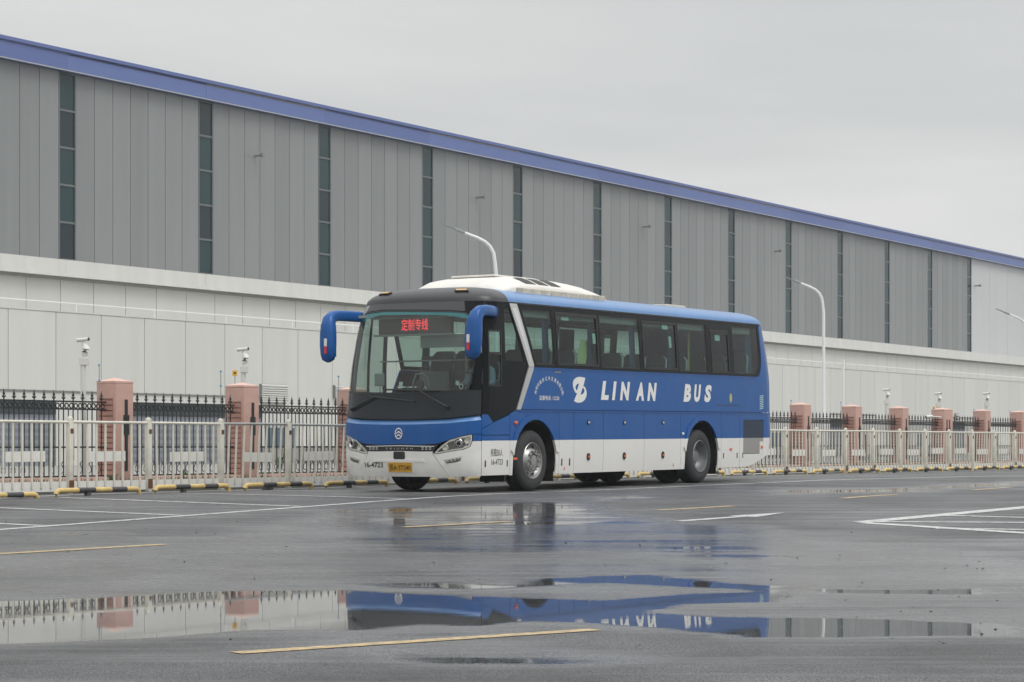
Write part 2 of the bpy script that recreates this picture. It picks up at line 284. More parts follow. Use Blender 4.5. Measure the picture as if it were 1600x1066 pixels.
def asphalt():
    m = bpy.data.materials.new('wet_asphalt'); m.use_nodes = True; nt = m.node_tree; b = nt.nodes['Principled BSDF']
    at = N(nt, 'ShaderNodeAttribute', attribute_name='wet'); tc = N(nt, 'ShaderNodeTexCoord')
    n1 = N(nt, 'ShaderNodeTexNoise', Scale=5.0, Detail=6.0, Roughness=.65); nt.links.new(tc.outputs['Object'], n1.inputs['Vector'])
    ad = N(nt, 'ShaderNodeMath', operation='MULTIPLY_ADD'); ad.inputs[1].default_value = .22; nt.links.new(n1.outputs[0], ad.inputs[0]); nt.links.new(at.outputs['Fac'], ad.inputs[2])
    ms = N(nt, 'ShaderNodeMapping'); ms.inputs['Scale'].default_value = (.35, 3.4, 1); nt.links.new(tc.outputs['Object'], ms.inputs[0])
    n0 = N(nt, 'ShaderNodeTexNoise', Scale=1.0, Detail=7.0, Roughness=.62, Distortion=.4); nt.links.new(ms.outputs[0], n0.inputs['Vector'])
    a0 = N(nt, 'ShaderNodeMath', operation='MULTIPLY_ADD'); a0.inputs[1].default_value = 1.0; nt.links.new(n0.outputs[0], a0.inputs[0]); nt.links.new(ad.outputs[0], a0.inputs[2])
    n2 = N(nt, 'ShaderNodeTexNoise', Scale=105.0, Detail=3.0, Roughness=.7); nt.links.new(tc.outputs['Object'], n2.inputs['Vector'])
    a1 = N(nt, 'ShaderNodeMath', operation='MULTIPLY_ADD'); a1.inputs[1].default_value = -.7; nt.links.new(n2.outputs[0], a1.inputs[0]); nt.links.new(a0.outputs[0], a1.inputs[2])      # stones stand out of the film
    sb = N(nt, 'ShaderNodeMath', operation='SUBTRACT'); sb.inputs[1].default_value = .26; nt.links.new(a1.outputs[0], sb.inputs[0])
    rr = N(nt, 'ShaderNodeValToRGB'); nt.links.new(sb.outputs[0], rr.inputs[0]); e = rr.color_ramp.elements      # roughness by wetness
    e[0].position = .10; e[0].color = (.50,)*3+(1,); e[1].position = .90; e[1].color = (.004,)*3+(1,)
    for p, v in ((.34, .33), (.55, .17), (.74, .07), (.86, .015)): q = e.new(p); q.color = (v,)*3+(1,)
    nt.links.new(rr.outputs[0], b.inputs['Roughness'])
    # aggregate: speckle of pale stones in dark binder
    n3 = N(nt, 'ShaderNodeTexVoronoi', Scale=55.0); nt.links.new(tc.outputs['Object'], n3.inputs['Vector'])
    n4 = N(nt, 'ShaderNodeTexNoise', Scale=.55, Detail=5.0, Roughness=.6); nt.links.new(tc.outputs['Object'], n4.inputs['Vector'])
    cr = N(nt, 'ShaderNodeValToRGB'); nt.links.new(n2.outputs[0], cr.inputs[0])
    cr.color_ramp.elements[0].position = .44; cr.color_ramp.elements[0].color = (.016, .018, .02, 1); cr.color_ramp.elements[1].position = .60; cr.color_ramp.elements[1].color = (.24, .24, .245, 1)
    vr = N(nt, 'ShaderNodeMapRange'); vr.inputs[1].default_value = .3; vr.inputs[2].default_value = .7; vr.inputs[3].default_value = .48; vr.inputs[4].default_value = 1.15; nt.links.new(n4.outputs[0], vr.inputs[0])
    sc = N(nt, 'ShaderNodeVectorMath', operation='SCALE'); nt.links.new(cr.outputs[0], sc.inputs[0]); nt.links.new(vr.outputs[0], sc.inputs['Scale'])
    nt.links.new(sc.outputs[0], b.inputs['Base Color'])
    # relief drowned by water
    st = N(nt, 'ShaderNodeMapRange'); st.inputs[1].default_value = .35; st.inputs[2].default_value = .84; st.inputs[3].default_value = .6; st.inputs[4].default_value = 0.0; nt.links.new(sb.outputs[0], st.inputs[0])
    bp = N(nt, 'ShaderNodeBump', Distance=.006); nt.links.new(st.outputs[0], bp.inputs['Strength']); nt.links.new(n3.outputs['Distance'], bp.inputs['Height'])
    # lazy waviness of the thin film
    mp = N(nt, 'ShaderNodeMapping'); mp.inputs['Scale'].default_value = (.6, 2.2, 1); nt.links.new(tc.outputs['Object'], mp.inputs[0])
    n5 = N(nt, 'ShaderNodeTexNoise', Scale=2.4, Detail=5.0, Roughness=.6); nt.links.new(mp.outputs[0], n5.inputs['Vector'])
    s5 = N(nt, 'ShaderNodeMapRange'); s5.inputs[1].default_value = .62; s5.inputs[2].default_value = .90; s5.inputs[3].default_value = .35; s5.inputs[4].default_value = .012; nt.links.new(sb.outputs[0], s5.inputs[0])
    b5 = N(nt, 'ShaderNodeBump', Distance=.012); nt.links.new(s5.outputs[0], b5.inputs['Strength']); nt.links.new(n5.outputs[0], b5.inputs['Height']); nt.links.new(bp.outputs[0], b5.inputs['Normal'])
    nt.links.new(b5.outputs[0], b.inputs['Normal'])
    sl = N(nt, 'ShaderNodeMapRange'); sl.inputs[1].default_value = .1; sl.inputs[2].default_value = .55; sl.inputs[3].default_value = .22; sl.inputs[4].default_value = .55; nt.links.new(sb.outputs[0], sl.inputs[0]); nt.links.new(sl.outputs[0], b.inputs['Specular IOR Level'])
    b.inputs['IOR'].default_value = 1.4
    return m
def grid_mesh(name, X, Y, Z, mt):
    h, w = X.shape; me = bpy.data.meshes.new(name)
    i = np.arange(h*w).reshape(h, w); F = np.stack([i[:-1, :-1], i[:-1, 1:], i[1:, 1:], i[1:, :-1]], -1).reshape(-1, 4)
    me.from_pydata(np.stack([X, Y, Z], -1).reshape(-1, 3).tolist(), [], F.tolist())
    me.materials.append(mt); me.polygons.foreach_set('use_smooth', [True]*len(me.polygons)); me.update()
    return me
gm = grid_mesh('asphalt_lot', GX, GY, GZ, asphalt())
at = gm.attributes.new('wet', 'FLOAT', 'POINT'); at.data.foreach_set('value', wet.reshape(-1).astype(np.float32))
lot = bpy.data.objects.new('asphalt_lot', gm); link(lot); lot['kind'] = 'structure'

# ------------------------------------------------------------------ painted markings (sheets 4 mm above the asphalt)
def paint(name, col, wear):
    m = mat(name, col, .38); nt = m.node_tree; b = nt.nodes['Principled BSDF']
    tc = N(nt, 'ShaderNodeTexCoord'); nz = N(nt, 'ShaderNodeTexNoise', Scale=14.0, Detail=8.0, Roughness=.7); nt.links.new(tc.outputs['Object'], nz.inputs['Vector'])
    mr = N(nt, 'ShaderNodeMapRange'); mr.inputs[1].default_value = wear; mr.inputs[2].default_value = wear+.22; nt.links.new(nz.outputs[0], mr.inputs[0])
    mx = N(nt, 'ShaderNodeMixRGB'); mx.inputs[1].default_value = (*col, 1); mx.inputs[2].default_value = (.09, .09, .09, 1); nt.links.new(mr.outputs[0], mx.inputs[0]); nt.links.new(mx.outputs[0], b.inputs['Base Color'])
    n2 = N(nt, 'ShaderNodeTexNoise', Scale=180.0); nt.links.new(tc.outputs['Object'], n2.inputs['Vector'])
    bp = N(nt, 'ShaderNodeBump', Strength=.4, Distance=.003); nt.links.new(n2.outputs[0], bp.inputs['Height']); nt.links.new(bp.outputs[0], b.inputs['Normal'])
    return m
PW, PY = paint('worn_white_road_paint', (.58, .58, .57), .46), paint('worn_yellow_road_paint', (.56, .40, .18), .45)
def strip(name, a, b, w, mt, lift=.004, w2=None):
    a, b = Vector(a), Vector(b); L = (b-a).length; d = (b-a)/L; n = Vector((-d.y, d.x)); k = max(2, int(L/.4)); vs = []; w2 = w if w2 is None else w2
    for i in range(k+1):
        t = i/k; p = a+(b-a)*t; ww = w+(w2-w)*t
        for s in (-.5, .5):
            q = p+n*(s*ww); vs.append((q.x, q.y, float(gz(q.x, q.y))+lift))
    mb = MB(); mb.add(vs, [(2*i, 2*i+2, 2*i+3, 2*i+1) for i in range(k)])
    return mb.build(name, mt, lot, fix=False)
FPSI = R(32.8); fd = (math.sin(FPSI), math.cos(FPSI)); fn = (math.cos(FPSI), -math.sin(FPSI))       # along the railing, and from the railing towards the lot
RAIL0 = (-7.36, 32.2)
ORD = ['zeroth', 'first', 'second', 'third', 'fourth', 'fifth', 'sixth', 'seventh', 'eighth', 'ninth', 'tenth', 'eleventh', 'twelfth', 'thirteenth', 'fourteenth', 'fifteenth', 'sixteenth', 'seventeenth', 'eighteenth', 'nineteenth', 'twentieth']
def fpt(s, t=0.0, o=RAIL0): return (o[0]+fd[0]*s+fn[0]*t, o[1]+fd[1]*s+fn[1]*t)                    # s along the railing, t out into the lot
la = on_lot(0, 828); lt = (la[0]-RAIL0[0])*fn[0]+(la[1]-RAIL0[1])*fn[1]; ls = (la[0]-RAIL0[0])*fd[0]+(la[1]-RAIL0[1])*fd[1]
strip('parking_line', fpt(-12, lt), fpt(70, lt), .13, PW)
strip('parking_line', fpt(-12, .55), fpt(70, .55), .12, PW)
for k in range(-4, 26):                                             # bay dividers
    s = ls+3.1+k*2.35
    if s > 62: continue
    strip('bay_divider_line', fpt(s, lt-.1), fpt(s, 1.1), .12, PW, .0045)
for (x0, y0), (x1, y1) in (((-90, 871), (258, 851)), ((632, 824), (800, 815)), ((1030, 797.5), (1146, 791)), ((1316, 779), (1402, 773)), ((1520, 766), (1580, 761.5))):
    strip('yellow_lane_dash', on_lot(x0, y0), on_lot(x1, y1), .14, PY)
strip('yellow_lane_dash', on_lot(368, 1021), on_lot(930, 984.5), .135, PY)
A, B = on_lot(1060, 814.8), on_lot(1160, 807.5); C_ = on_lot(1225, 801.5)
strip('arrow_shaft', A, B, .16, PW, .004); strip('arrow_head', B, C_, .40, PW, .0045, .02)
isl = on_lot(1345, 816.5)
for p, q, w in (((1345, 816.5), (1620, 791.5), .26), ((1345, 817), (1620, 834.5), .22), ((1370, 815.8), (1620, 817), .15), ((1462, 805.5), (1620, 809.5), .15), ((1462, 826), (1620, 828.3), .15)):
    strip('hatching_line', on_lot(*p), on_lot(*q), w, PW, .004+.0006*random.random())
def scatter(name, n, region, size, mt):
    mb = MB()
    for _ in range(n):
        px = random.uniform(region[0], region[2]); py = random.uniform(region[1], region[3])
        if 915 < py < 1000 and px < 1250: continue
        X, Y = on_lot(px, py); z = float(gz(X, Y)); r = size*random.uniform(.4, 1.3); k = random.randint(4, 6); a0 = random.random()*6
        base = [(X+r*random.uniform(.6, 1.2)*math.cos(a0+6.283*i/k), Y+r*random.uniform(.6, 1.2)*math.sin(a0+6.283*i/k), z+.001) for i in range(k)]
        top = (X+r*random.uniform(-.3, .3), Y, z+r*random.uniform(.35, .9))
        mb.add(base+[top], [(i, (i+1) % k, k) for i in range(k)])
    o = mb.build(name, mt); tag(o, kind='stuff'); return o
dl = scatter('fallen_debris', 190, (0, 770, 1600, 1010), .012, M['litter']); tag(dl, 'small dark leaves and grit scattered over the wet asphalt', 'debris')

# ------------------------------------------------------------------ verge and yard behind the railing
def slab(name, s0, s1, t0, t1, z0, z1, mt, kind='structure'):
    mb = MB(); a = [fpt(s0, t0), fpt(s1, t0), fpt(s1, t1), fpt(s0, t1)]; mb.prism(a, z0, z1); o = mb.build(name, mt); o['kind'] = kind; return o
slab('kerb', -14, 100, -.10, -.26, -.05, .10, M['yard'])
slab('verge', -14, 100, -.26, -4.3, -.05, .07, M['soil'])
slab('yard', -40, 150, -4.9, -70, -.05, .03, M['yard'])
gb = MB()                                                          # grass on the verge
for _ in range(5200):
    s = random.uniform(-8, 46); t = -random.uniform(.3, 4.2); X, Y = fpt(s, t); h = random.uniform(.04, .15); a = random.random()*6.28; w = .012
    dx, dy = math.cos(a)*w, math.sin(a)*w; lx, ly = random.uniform(-.05, .05), random.uniform(-.05, .05)
    gb.add([(X-dx, Y-dy, .06), (X+dx, Y+dy, .06), (X+lx, Y+ly, .07+h)], [(0, 1, 2)])
g = gb.build('verge_grass', M['grass'], fix=False); tag(g, 'patchy short grass on the verge between the two fences', 'grass', kind='stuff')

# ------------------------------------------------------------------ white railing, one panel per post
def proto(o): COL.objects.unlink(o); return o
FRZ = math.pi/2-FPSI                                                # local +X runs along the railing
PITCH = 1.735; RH = 1.10
mb = MB(); mb.tube([(0, 0, 0), (PITCH, 0, 0)], .021, 8); P_top = proto(mb.build('top_rail', M['rail'], smooth=30))
mb = MB(); mb.box(-.0165, .0165, -.009, .009, 0, RH-.2, 0); P_bar = proto(mb.build('bar', M['rail']))
mb = MB(); mb.box(-.042, .042, -.042, .042, 0, RH+.0, .006); mb.lathe([(.047, RH), (.047, RH+.02), (.036, RH+.045), (.0, RH+.055)], 'z', n=14); P_post = proto(mb.build('post', M['rail'], smooth=40))
mb = MB(); mb.box(-.03, .03, -.0465, -.0435, RH-.20, RH-.13); P_plug = proto(mb.build('bolt_plate', M['rust']))
mb = MB(); mb.box(.04, PITCH-.04, .012, .018, .035, .185); P_board = proto(mb.build('kick_board', M['rplate']))
mb = MB(); mb.box(0, .80, .012, .018, .0, .155); P_plate = proto(mb.build('reflector_plate', M['rplate']))
mb = MB(); mb.box(-.05, .05, -.0475, -.0435, .05, .20); P_rust = proto(mb.build('rust_patch', M['rust']))
places = ['beside the leftmost pink pillar', 'in front of the grey shutter', 'in front of the second pink pillar', 'with plants behind it']
for k in range(-3, 32):
    s = 1.41+k*PITCH; X, Y = fpt(s)
    px = 800+FPX*X/Y
    if not -140 < px < 1640: continue
    e = empty('railing_panel', (X, Y, .0), FRZ, cat='railing', group='white railing panels along the lot edge')
    wob = random.uniform(-1, 1)
    if px < 95: lb = 'white railing panel at the far left edge of the picture'
    elif px < 230: lb = 'rusty white railing panel in front of the leftmost pink pillar'
    elif px < 335: lb = 'white railing panel before the grey shutter between the two left pillars'
    elif px < 400: lb = 'white railing panel with leaning bars before the second pink pillar'
    elif px < 545: lb = 'white railing panel left of the bus mirror with a crooked plate'
    elif px < 1195: lb = 'white railing panel hidden behind the parked bus'
    elif px < 1255: lb = 'white railing panel just behind the tail of the bus'
    else: lb = '%s white railing panel to the right of the bus tail' % ORD[k-13]
    e['label'] = lb
    t_ = inst(P_top, e, (0, 0, RH-.03), (0, random.uniform(-.004, .004), 0))
    if 330 < px < 470: t_.data = t_.data.copy(); t_.data.materials[0] = M['galv']
    p = inst(P_post, e, (0, 0, 0), (random.uniform(-.008, .008), random.uniform(-.012, .012), 0)); inst(P_plug, p); 
    if random.random() < .45: inst(P_rust, p)
    inst(P_board, e)
    lean = {True: random.uniform(-.03, .03), False: .055}[not (330 < px < 545 or 1500 < px < 1545)]*(.3 if px < 330 else 1)
    nb = 8
    for i in range(nb):
        bx_ = (i+1)*PITCH/(nb+1)
        inst(P_bar, e, (bx_-lean*.6, 0, .09), (random.uniform(-.004, .004), lean+random.uniform(-.008, .008), 0), scale=(1, 1, (RH-.13)/(RH-.2)))
    inst(P_plate, e, (PITCH/2-.40+random.uniform(-.12, .06)+.05, 0, .46+random.uniform(-.02, .02)), (0, random.uniform(-.012, .012), 0))

# ------------------------------------------------------------------ tube wheel stops
def stop_mesh():
    r = .037; zc = .088; L = 1.72; outs = []
    path = [(0, 0, .0), (0, 0, zc-.05), (.02, 0, zc-.015), (.06, 0, zc)]
    segs = [.06, .44, .78, 1.12, 1.44, L-.06]
    mb = MB(); mb.tube(path+[(segs[1], 0, zc)], r, 12); outs.append(proto(mb.build('yellow_section', M['yel'], smooth=40)))
    mb = MB(); mb.tube([(segs[1], 0, zc), (segs[2], 0, zc)], r+.0006, 12); outs.append(proto(mb.build('black_section', M['blk'], smooth=40)))
    mb = MB(); mb.tube([(segs[2], 0, zc), (segs[3], 0, zc)], r, 12); outs.append(proto(mb.build('yellow_section', M['yel'], smooth=40)))
    mb = MB(); mb.tube([(segs[3], 0, zc), (segs[4], 0, zc)], r+.0006, 12); outs.append(proto(mb.build('black_section', M['blk'], smooth=40)))
    mb = MB(); mb.tube([(segs[4], 0, zc), (L-.06, 0, zc), (L-.02, 0, zc-.015), (L, 0, zc-.05), (L, 0, 0)], r, 12); outs.append(proto(mb.build('yellow_section', M['yel'], smooth=40)))
    mb = MB(); mb.box(segs[1]+.16, segs[1]+.24, -.03, .03, 0, zc-.03); outs.append(proto(mb.build('foot', M['blk'])))
    return outs
STOP = stop_mesh()
k = 0; s0 = ((31.04*3060/(3060-87))-31.04)/fd[1]; o31 = fpt(0, .85)
sx0 = (-7.09, 31.04)
for k in range(-3, 27):
    s = s0+k*2.1; X = sx0[0]+fd[0]*s; Y = sx0[1]+fd[1]*s; px = 800+FPX*X/Y
    if not -140 < px < 1640: continue
    e = empty('wheel_stop', (X, Y, float(gz(X, Y))), FRZ+random.uniform(-.012, .012), cat='wheel stop', group='black and yellow tube wheel stops')
    lb = ('cut off by the left picture edge' if px < 80 else 'nearest the leftmost pink pillar' if px < 240 else 'second from the left in full view' if px < 380 else 'third from the left in full view' if px < 450 else 'beside the front bumper of the bus' if px < 600 else
          'lying in shade under the bus' if px < 1110 else 'just behind the rear wheel of the bus' if px < 1200 else 'that is %s from the bus tail rightwards' % ORD[k-10])
    e['label'] = 'black and yellow bent tube wheel stop '+lb
    for m_ in STOP: inst(m_, e)
bx2 = MB().box(-.05, .05, -.04, .04, .0, .09, .01).build('black_block', M['blk']); X, Y = fpt(5.25, .62); bx2.location = (X, Y, float(gz(X, Y))+.0); bx2.rotation_euler = (0, 0, .9); tag(bx2, 'small black block lying behind the second full wheel stop', 'block')

# ------------------------------------------------------------------ pink pillars with iron fence between them
SEC = fpt(0, -4.6); SP = 3.61; PWD = .235
def sec(s, t=0.0): return fpt(s, t, SEC)
PS = [2.2+SP*k-.0 for k in range(-2, 16)]
SEC0 = (-8.8, 38.5)
def sec(s, t=0.0): return fpt(s, t, SEC0)
PS = [2.86+SP*k for k in range(-2, 16)]
mb = MB(); mb.box(-PWD, PWD, -PWD, PWD, 0, 1.80, .012); P_shaft = proto(mb.build('shaft', M['pink'], smooth=30))
mb = MB(); h = PWD+.003; mb.add([(-h, -h, 1.80), (h, -h, 1.80), (h, h, 1.80), (-h, h, 1.80), (-h, -h, 1.835), (h, -h, 1.835), (h, h, 1.835), (-h, h, 1.835), (0, 0, 1.90)], [(3, 2, 1, 0), (0, 1, 5, 4), (1, 2, 6, 5), (2, 3, 7, 6), (3, 0, 4, 7), (4, 5, 8), (5, 6, 8), (6, 7, 8), (7, 4, 8)]); P_cap = proto(mb.build('cap', M['pinkcap']))
mb = MB(); mb.box(-PWD-.004, -PWD-.001, -.17, .16, .12, 1.52); P_bed = proto(mb.build('tile_bed', M['joint']))
mb = MB(); mb.box(-PWD-.016, -PWD-.004, 0, .16, 0, .075, .002); P_tile = proto(mb.build('tile', M['brick']))
mb = MB(); mb.box(-.036, .036, -PWD-.012, -PWD-.001, .2, 1.50); mb.box(-.072, .072, -PWD-.016, -PWD-.003, .86, 1.22); P_orn = proto(mb.build('dark_inlay', M['iron']))
plabels = {0: 'pink pillar nearest the left edge, with a camera post left of it', 1: 'second pink pillar from the left, beside the louvre vent', 2: 'pink pillar half hidden by the front of the bus', 8: 'pink pillar just right of the bus tail', 9: 'second pink pillar right of the bus tail, near the lamp post', 10: 'third pink pillar right of the bus tail', 11: 'wide double pink pillar right of the bus tail', 12: 'pink pillar between the wide pillar and the last one', 13: 'pink pillar at the right picture edge'}
for i, s in enumerate(PS):
    k = i-2; X, Y = sec(s)
    e = empty('gate_pillar', (X, Y, .05), FRZ, cat='pillar', group='pink pillars of the iron fence', label=plabels.get(k, 'pink pillar hidden behind the bus' if 2 < k < 8 else 'pink pillar outside the left picture edge' if k < 0 else 'pink pillar beyond the right picture edge'))
    sx = 1.55 if k == 11 else 1.0
    inst(P_shaft, e, scale=(sx, 1, 1)); inst(P_cap, e, scale=(sx, 1, 1)); inst(P_bed, e, (-(sx-1)*PWD, 0, 0)); inst(P_orn, e, (.04*sx, 0, 0))
    if k == 11: inst(P_orn, e, (-.16, 0, 0))
    for r_ in range(14):
        for c in range(2):
            inst(P_tile, e, (-(sx-1)*PWD, (-.165 if c == 0 else .0)+(.0), .13+r_*.098))
# iron fence bay
SPAN = SP-2*PWD; NP = 13
mb = MB(); mb.tube([(0, 0, .10), (0, 0, 1.50)], .012, 6); mb.lathe([(.0, 1.66), (.012, 1.60), (.026, 1.56), (.012, 1.535), (.03, 1.515), (.03, 1.50), (.012, 1.49), (.012, 1.45)], 'z', n=8)
for sg in (-1, 1): mb.tube([(0, 0, 1.50), (sg*.03, 0, 1.50), (sg*.045, 0, 1.53)], .007, 5)
P_pick = proto(mb.build('picket', M['iron'], smooth=40))
mb = MB(); mb.tube([(0, 0, .12), (0, 0, 1.33)], .010, 5); P_mid = proto(mb.build('thin_picket', M['iron']))
mb = MB(); mb.box(0, SPAN, -.016, .016, 0, .028); P_rail = proto(mb.build('cross_rail', M['iron']))
mb = MB()
for i in range(int(SPAN/.115)):
    c = .06+i*.115; mb.tube([(c+.044*math.cos(t*math.pi/5), 0, 1.375+.044*math.sin(t*math.pi/5)) for t in range(11)], .012, 5, cap=False, up=(0, 1, 0))
P_ring = proto(mb.build('ring_band', M['iron']))
mb = MB()
for i in range(int(SPAN/.235)):
    c = .12+i*.235
    for sg in (-1, 1):
        mb.tube([(c, 0, .16), (c+sg*.05, 0, .20), (c+sg*.045, 0, .27), (c, 0, .33), (c-sg*.035, 0, .38)], .008, 5)
P_scroll = proto(mb.build('scroll_band', M['iron']))
for i in range(len(PS)-1):
    k = i-2; X, Y = sec(PS[i]+PWD)
    px = 800+FPX*X/Y; px1 = 800+FPX*sec(PS[i+1])[0]/sec(PS[i+1])[1]
    lb = 'black iron spiked fence bay '+('left of the leftmost pink pillar' if k == -1 else 'between the two left pink pillars' if k == 0 else 'between the second pillar and the bus' if k == 1 else 'partly hidden behind the bus' if 1 < k < 7 else 'just behind the bus tail' if k == 7 else 'outside the left picture edge' if k < -1 else 'that is %s right of the bus tail' % ORD[k-7] if k < 13 else 'beyond the right picture edge')
    e = empty('iron_fence', (X, Y, .05), FRZ, cat='iron fence', group='iron fence bays between pink pillars', label=lb)
    for z in (.10, .62, 1.30, 1.435): inst(P_rail, e, (0, 0, z))
    inst(P_ring, e); inst(P_scroll, e)
    for j in range(NP):
        x = (j+.5)*SPAN/NP; inst(P_pick, e, (x, .0, 0), (0, 0, 0))
        if j < NP-1 and k < 12: inst(P_mid, e, (x+SPAN/NP/2, 0, 0))
mb = MB(); mb.prism([sec(-6, .16), sec(62, .16), sec(62, -.16), sec(-6, -.16)], .0, .145); o = mb.build('fence_plinth', M['pinkcap']); tag(o, 'low pale pink plinth running under the iron fence', 'plinth')

# ------------------------------------------------------------------ warehouse
BPSI = math.atan2(2130, 3500); bd = (math.sin(BPSI), math.cos(BPSI)); bn = (math.cos(BPSI), -math.sin(BPSI)); BRZ = math.pi/2-BPSI
B0 = (-18.29, 80.0)                                                  # local x along the facade, local -y towards the lot
wh = empty('warehouse', (B0[0], B0[1], 0), BRZ, label='long grey metal clad warehouse with blue roof fascia and tall window strips', cat='warehouse')
def shared(cache, key, make):
    if key not in cache: cache[key] = proto(make())
    return cache[key]
CA = {}
ZG0, ZG1, ZF0, ZF1 = 7.53, 14.50, 14.52, 15.28
SA, SB = -13.02, 165.0
MB().box(SA, SB, .06, 40, 0, 15.0).build('core_wall', M['gap'], wh)
MB().box(SA-.1, SB+.1, -.35, 40.2, 15.05, 15.2).build('roof', M['roofm'], wh)
BAY = 8.06; WW = .92; W0 = 3.04
def grey_panel(w, alt):
    return MB().box(.012, w-.012, -.0, .06, ZG0, ZG1, .006).build('wall_panel', M['grey2' if alt else 'grey'])
def pane(h, alt): return MB().box(0, WW-.12, .045, .06, 0, h).build('pane', M['wglass2' if alt else 'wglass'])
mb = MB(); H = ZG1-ZG0
for x0, x1 in ((0, .06), (WW-.06, WW)): mb.box(x0, x1, -.004, .06, ZG0, ZG1)
mb.box(.06, WW-.06, -.002, .06, ZG1-.07, ZG1); mb.box(.06, WW-.06, -.03, .06, ZG0, ZG0+.07)
P_wf = proto(mb.build('window_frame', M['alu']))
P_tr = proto(MB().box(.06, WW-.06, -.002, .06, 0, .08).build('transom', M['alu']))
pw = (BAY-WW)/7
for b in range(-2, 13):
    ws = W0+b*BAY
    if b > -2:
        f_ = inst(P_wf, wh, (ws, 0, 0), name='window'); ph = (H-.14-4*.08)/5
        for j in range(5):
            z = ZG0+.07+j*(ph+.08); inst(shared(CA, ('pane', (b+j*2) % 3 == 0), lambda: pane(ph, (b+j*2) % 3 == 0)), f_, (.06, 0, z))
            if j < 4: inst(P_tr, f_, (0, 0, z+ph))
    if b < 12:
        for j in range(7):
            alt = random.random() < .5; inst(shared(CA, ('gp', alt), lambda: grey_panel(pw, alt)), wh, (ws+WW+j*pw, 0, 0))
s_end = W0+12*BAY+WW
for j in range(int((SB-s_end)/4.0)):
    inst(shared(CA, 'pale', lambda: MB().box(.012, 3.988, -.0, .06, 6.95, ZG1, .006).build('pale_wall_panel', M['pale'])), wh, (s_end+.02+j*4.0, 0, 0))
for j in range(int((SB-SA)/8.06)):
    s = SA+j*8.06; alt = j % 3 == 1
    inst(shared(CA, ('fa', alt), lambda: MB().box(.004, 8.056, -.35, .05, ZF0, ZF1-.14).build('fascia_panel', M['fascia2' if alt else 'fascia'])), wh, (s, 0, 0))
    inst(shared(CA, 'fc', lambda: MB().box(0, 8.06, -.42, -.30, ZF1-.136, ZF1, .01).build('gutter', M['fascia2'])), wh, (s, 0, 0))
    inst(shared(CA, 'tr', lambda: MB().box(0, 8.06, -.365, -.30, ZF0-.035, ZF0-.002).build('trim_strip', M['trim'])), wh, (s, 0, 0))
    inst(shared(CA, 'co', lambda: MB().box(.004, 8.056, -.30, .05, 7.02, ZG0-.004).build('cornice_panel', M['cornice'])), wh, (s, 0, 0))
    inst(shared(CA, 'co2', lambda: MB().box(0, 8.06, -.38, .05, 6.90, 7.016).build('cornice_lip', M['cornice'])), wh, (s, 0, 0))
    inst(shared(CA, 'co3', lambda: MB().box(0, 8.06, -.22, .05, 6.80, 6.898).build('cornice_shadow_line', M['gap'])), wh, (s, 0, 0))  # dark strip drawn as the shadow line beneath the cornice
for j in range(int((SB-SA)/1.8)):
    s = 1.33+1.8*(j-8)
    alt = random.random() < .5; inst(shared(CA, ('up', alt), lambda: MB().box(.014, 1.786, -.0, .06, 4.4, 6.80, .006).build('upper_wall_panel', M['uwall'])), wh, (s, 0, 0))
for px, zz in ((398, 244), (745, 309), (1005, 355), (1210, 393), (1523, 447)):
    dpt = 80*2930/(2930-px); s = (dpt-80)/bd[1]; z = CAMZ+(HOR-zz)/FPX*dpt
    MB().tube([(s, 0, z), (s, -.35, z+.02)], .05, 8).lathe([(.09, 0), (.11, -.12), (.0, -.13)], 'y', (s, -.35, z+.02), 10).build('wall_lamp', M['gap'], wh)

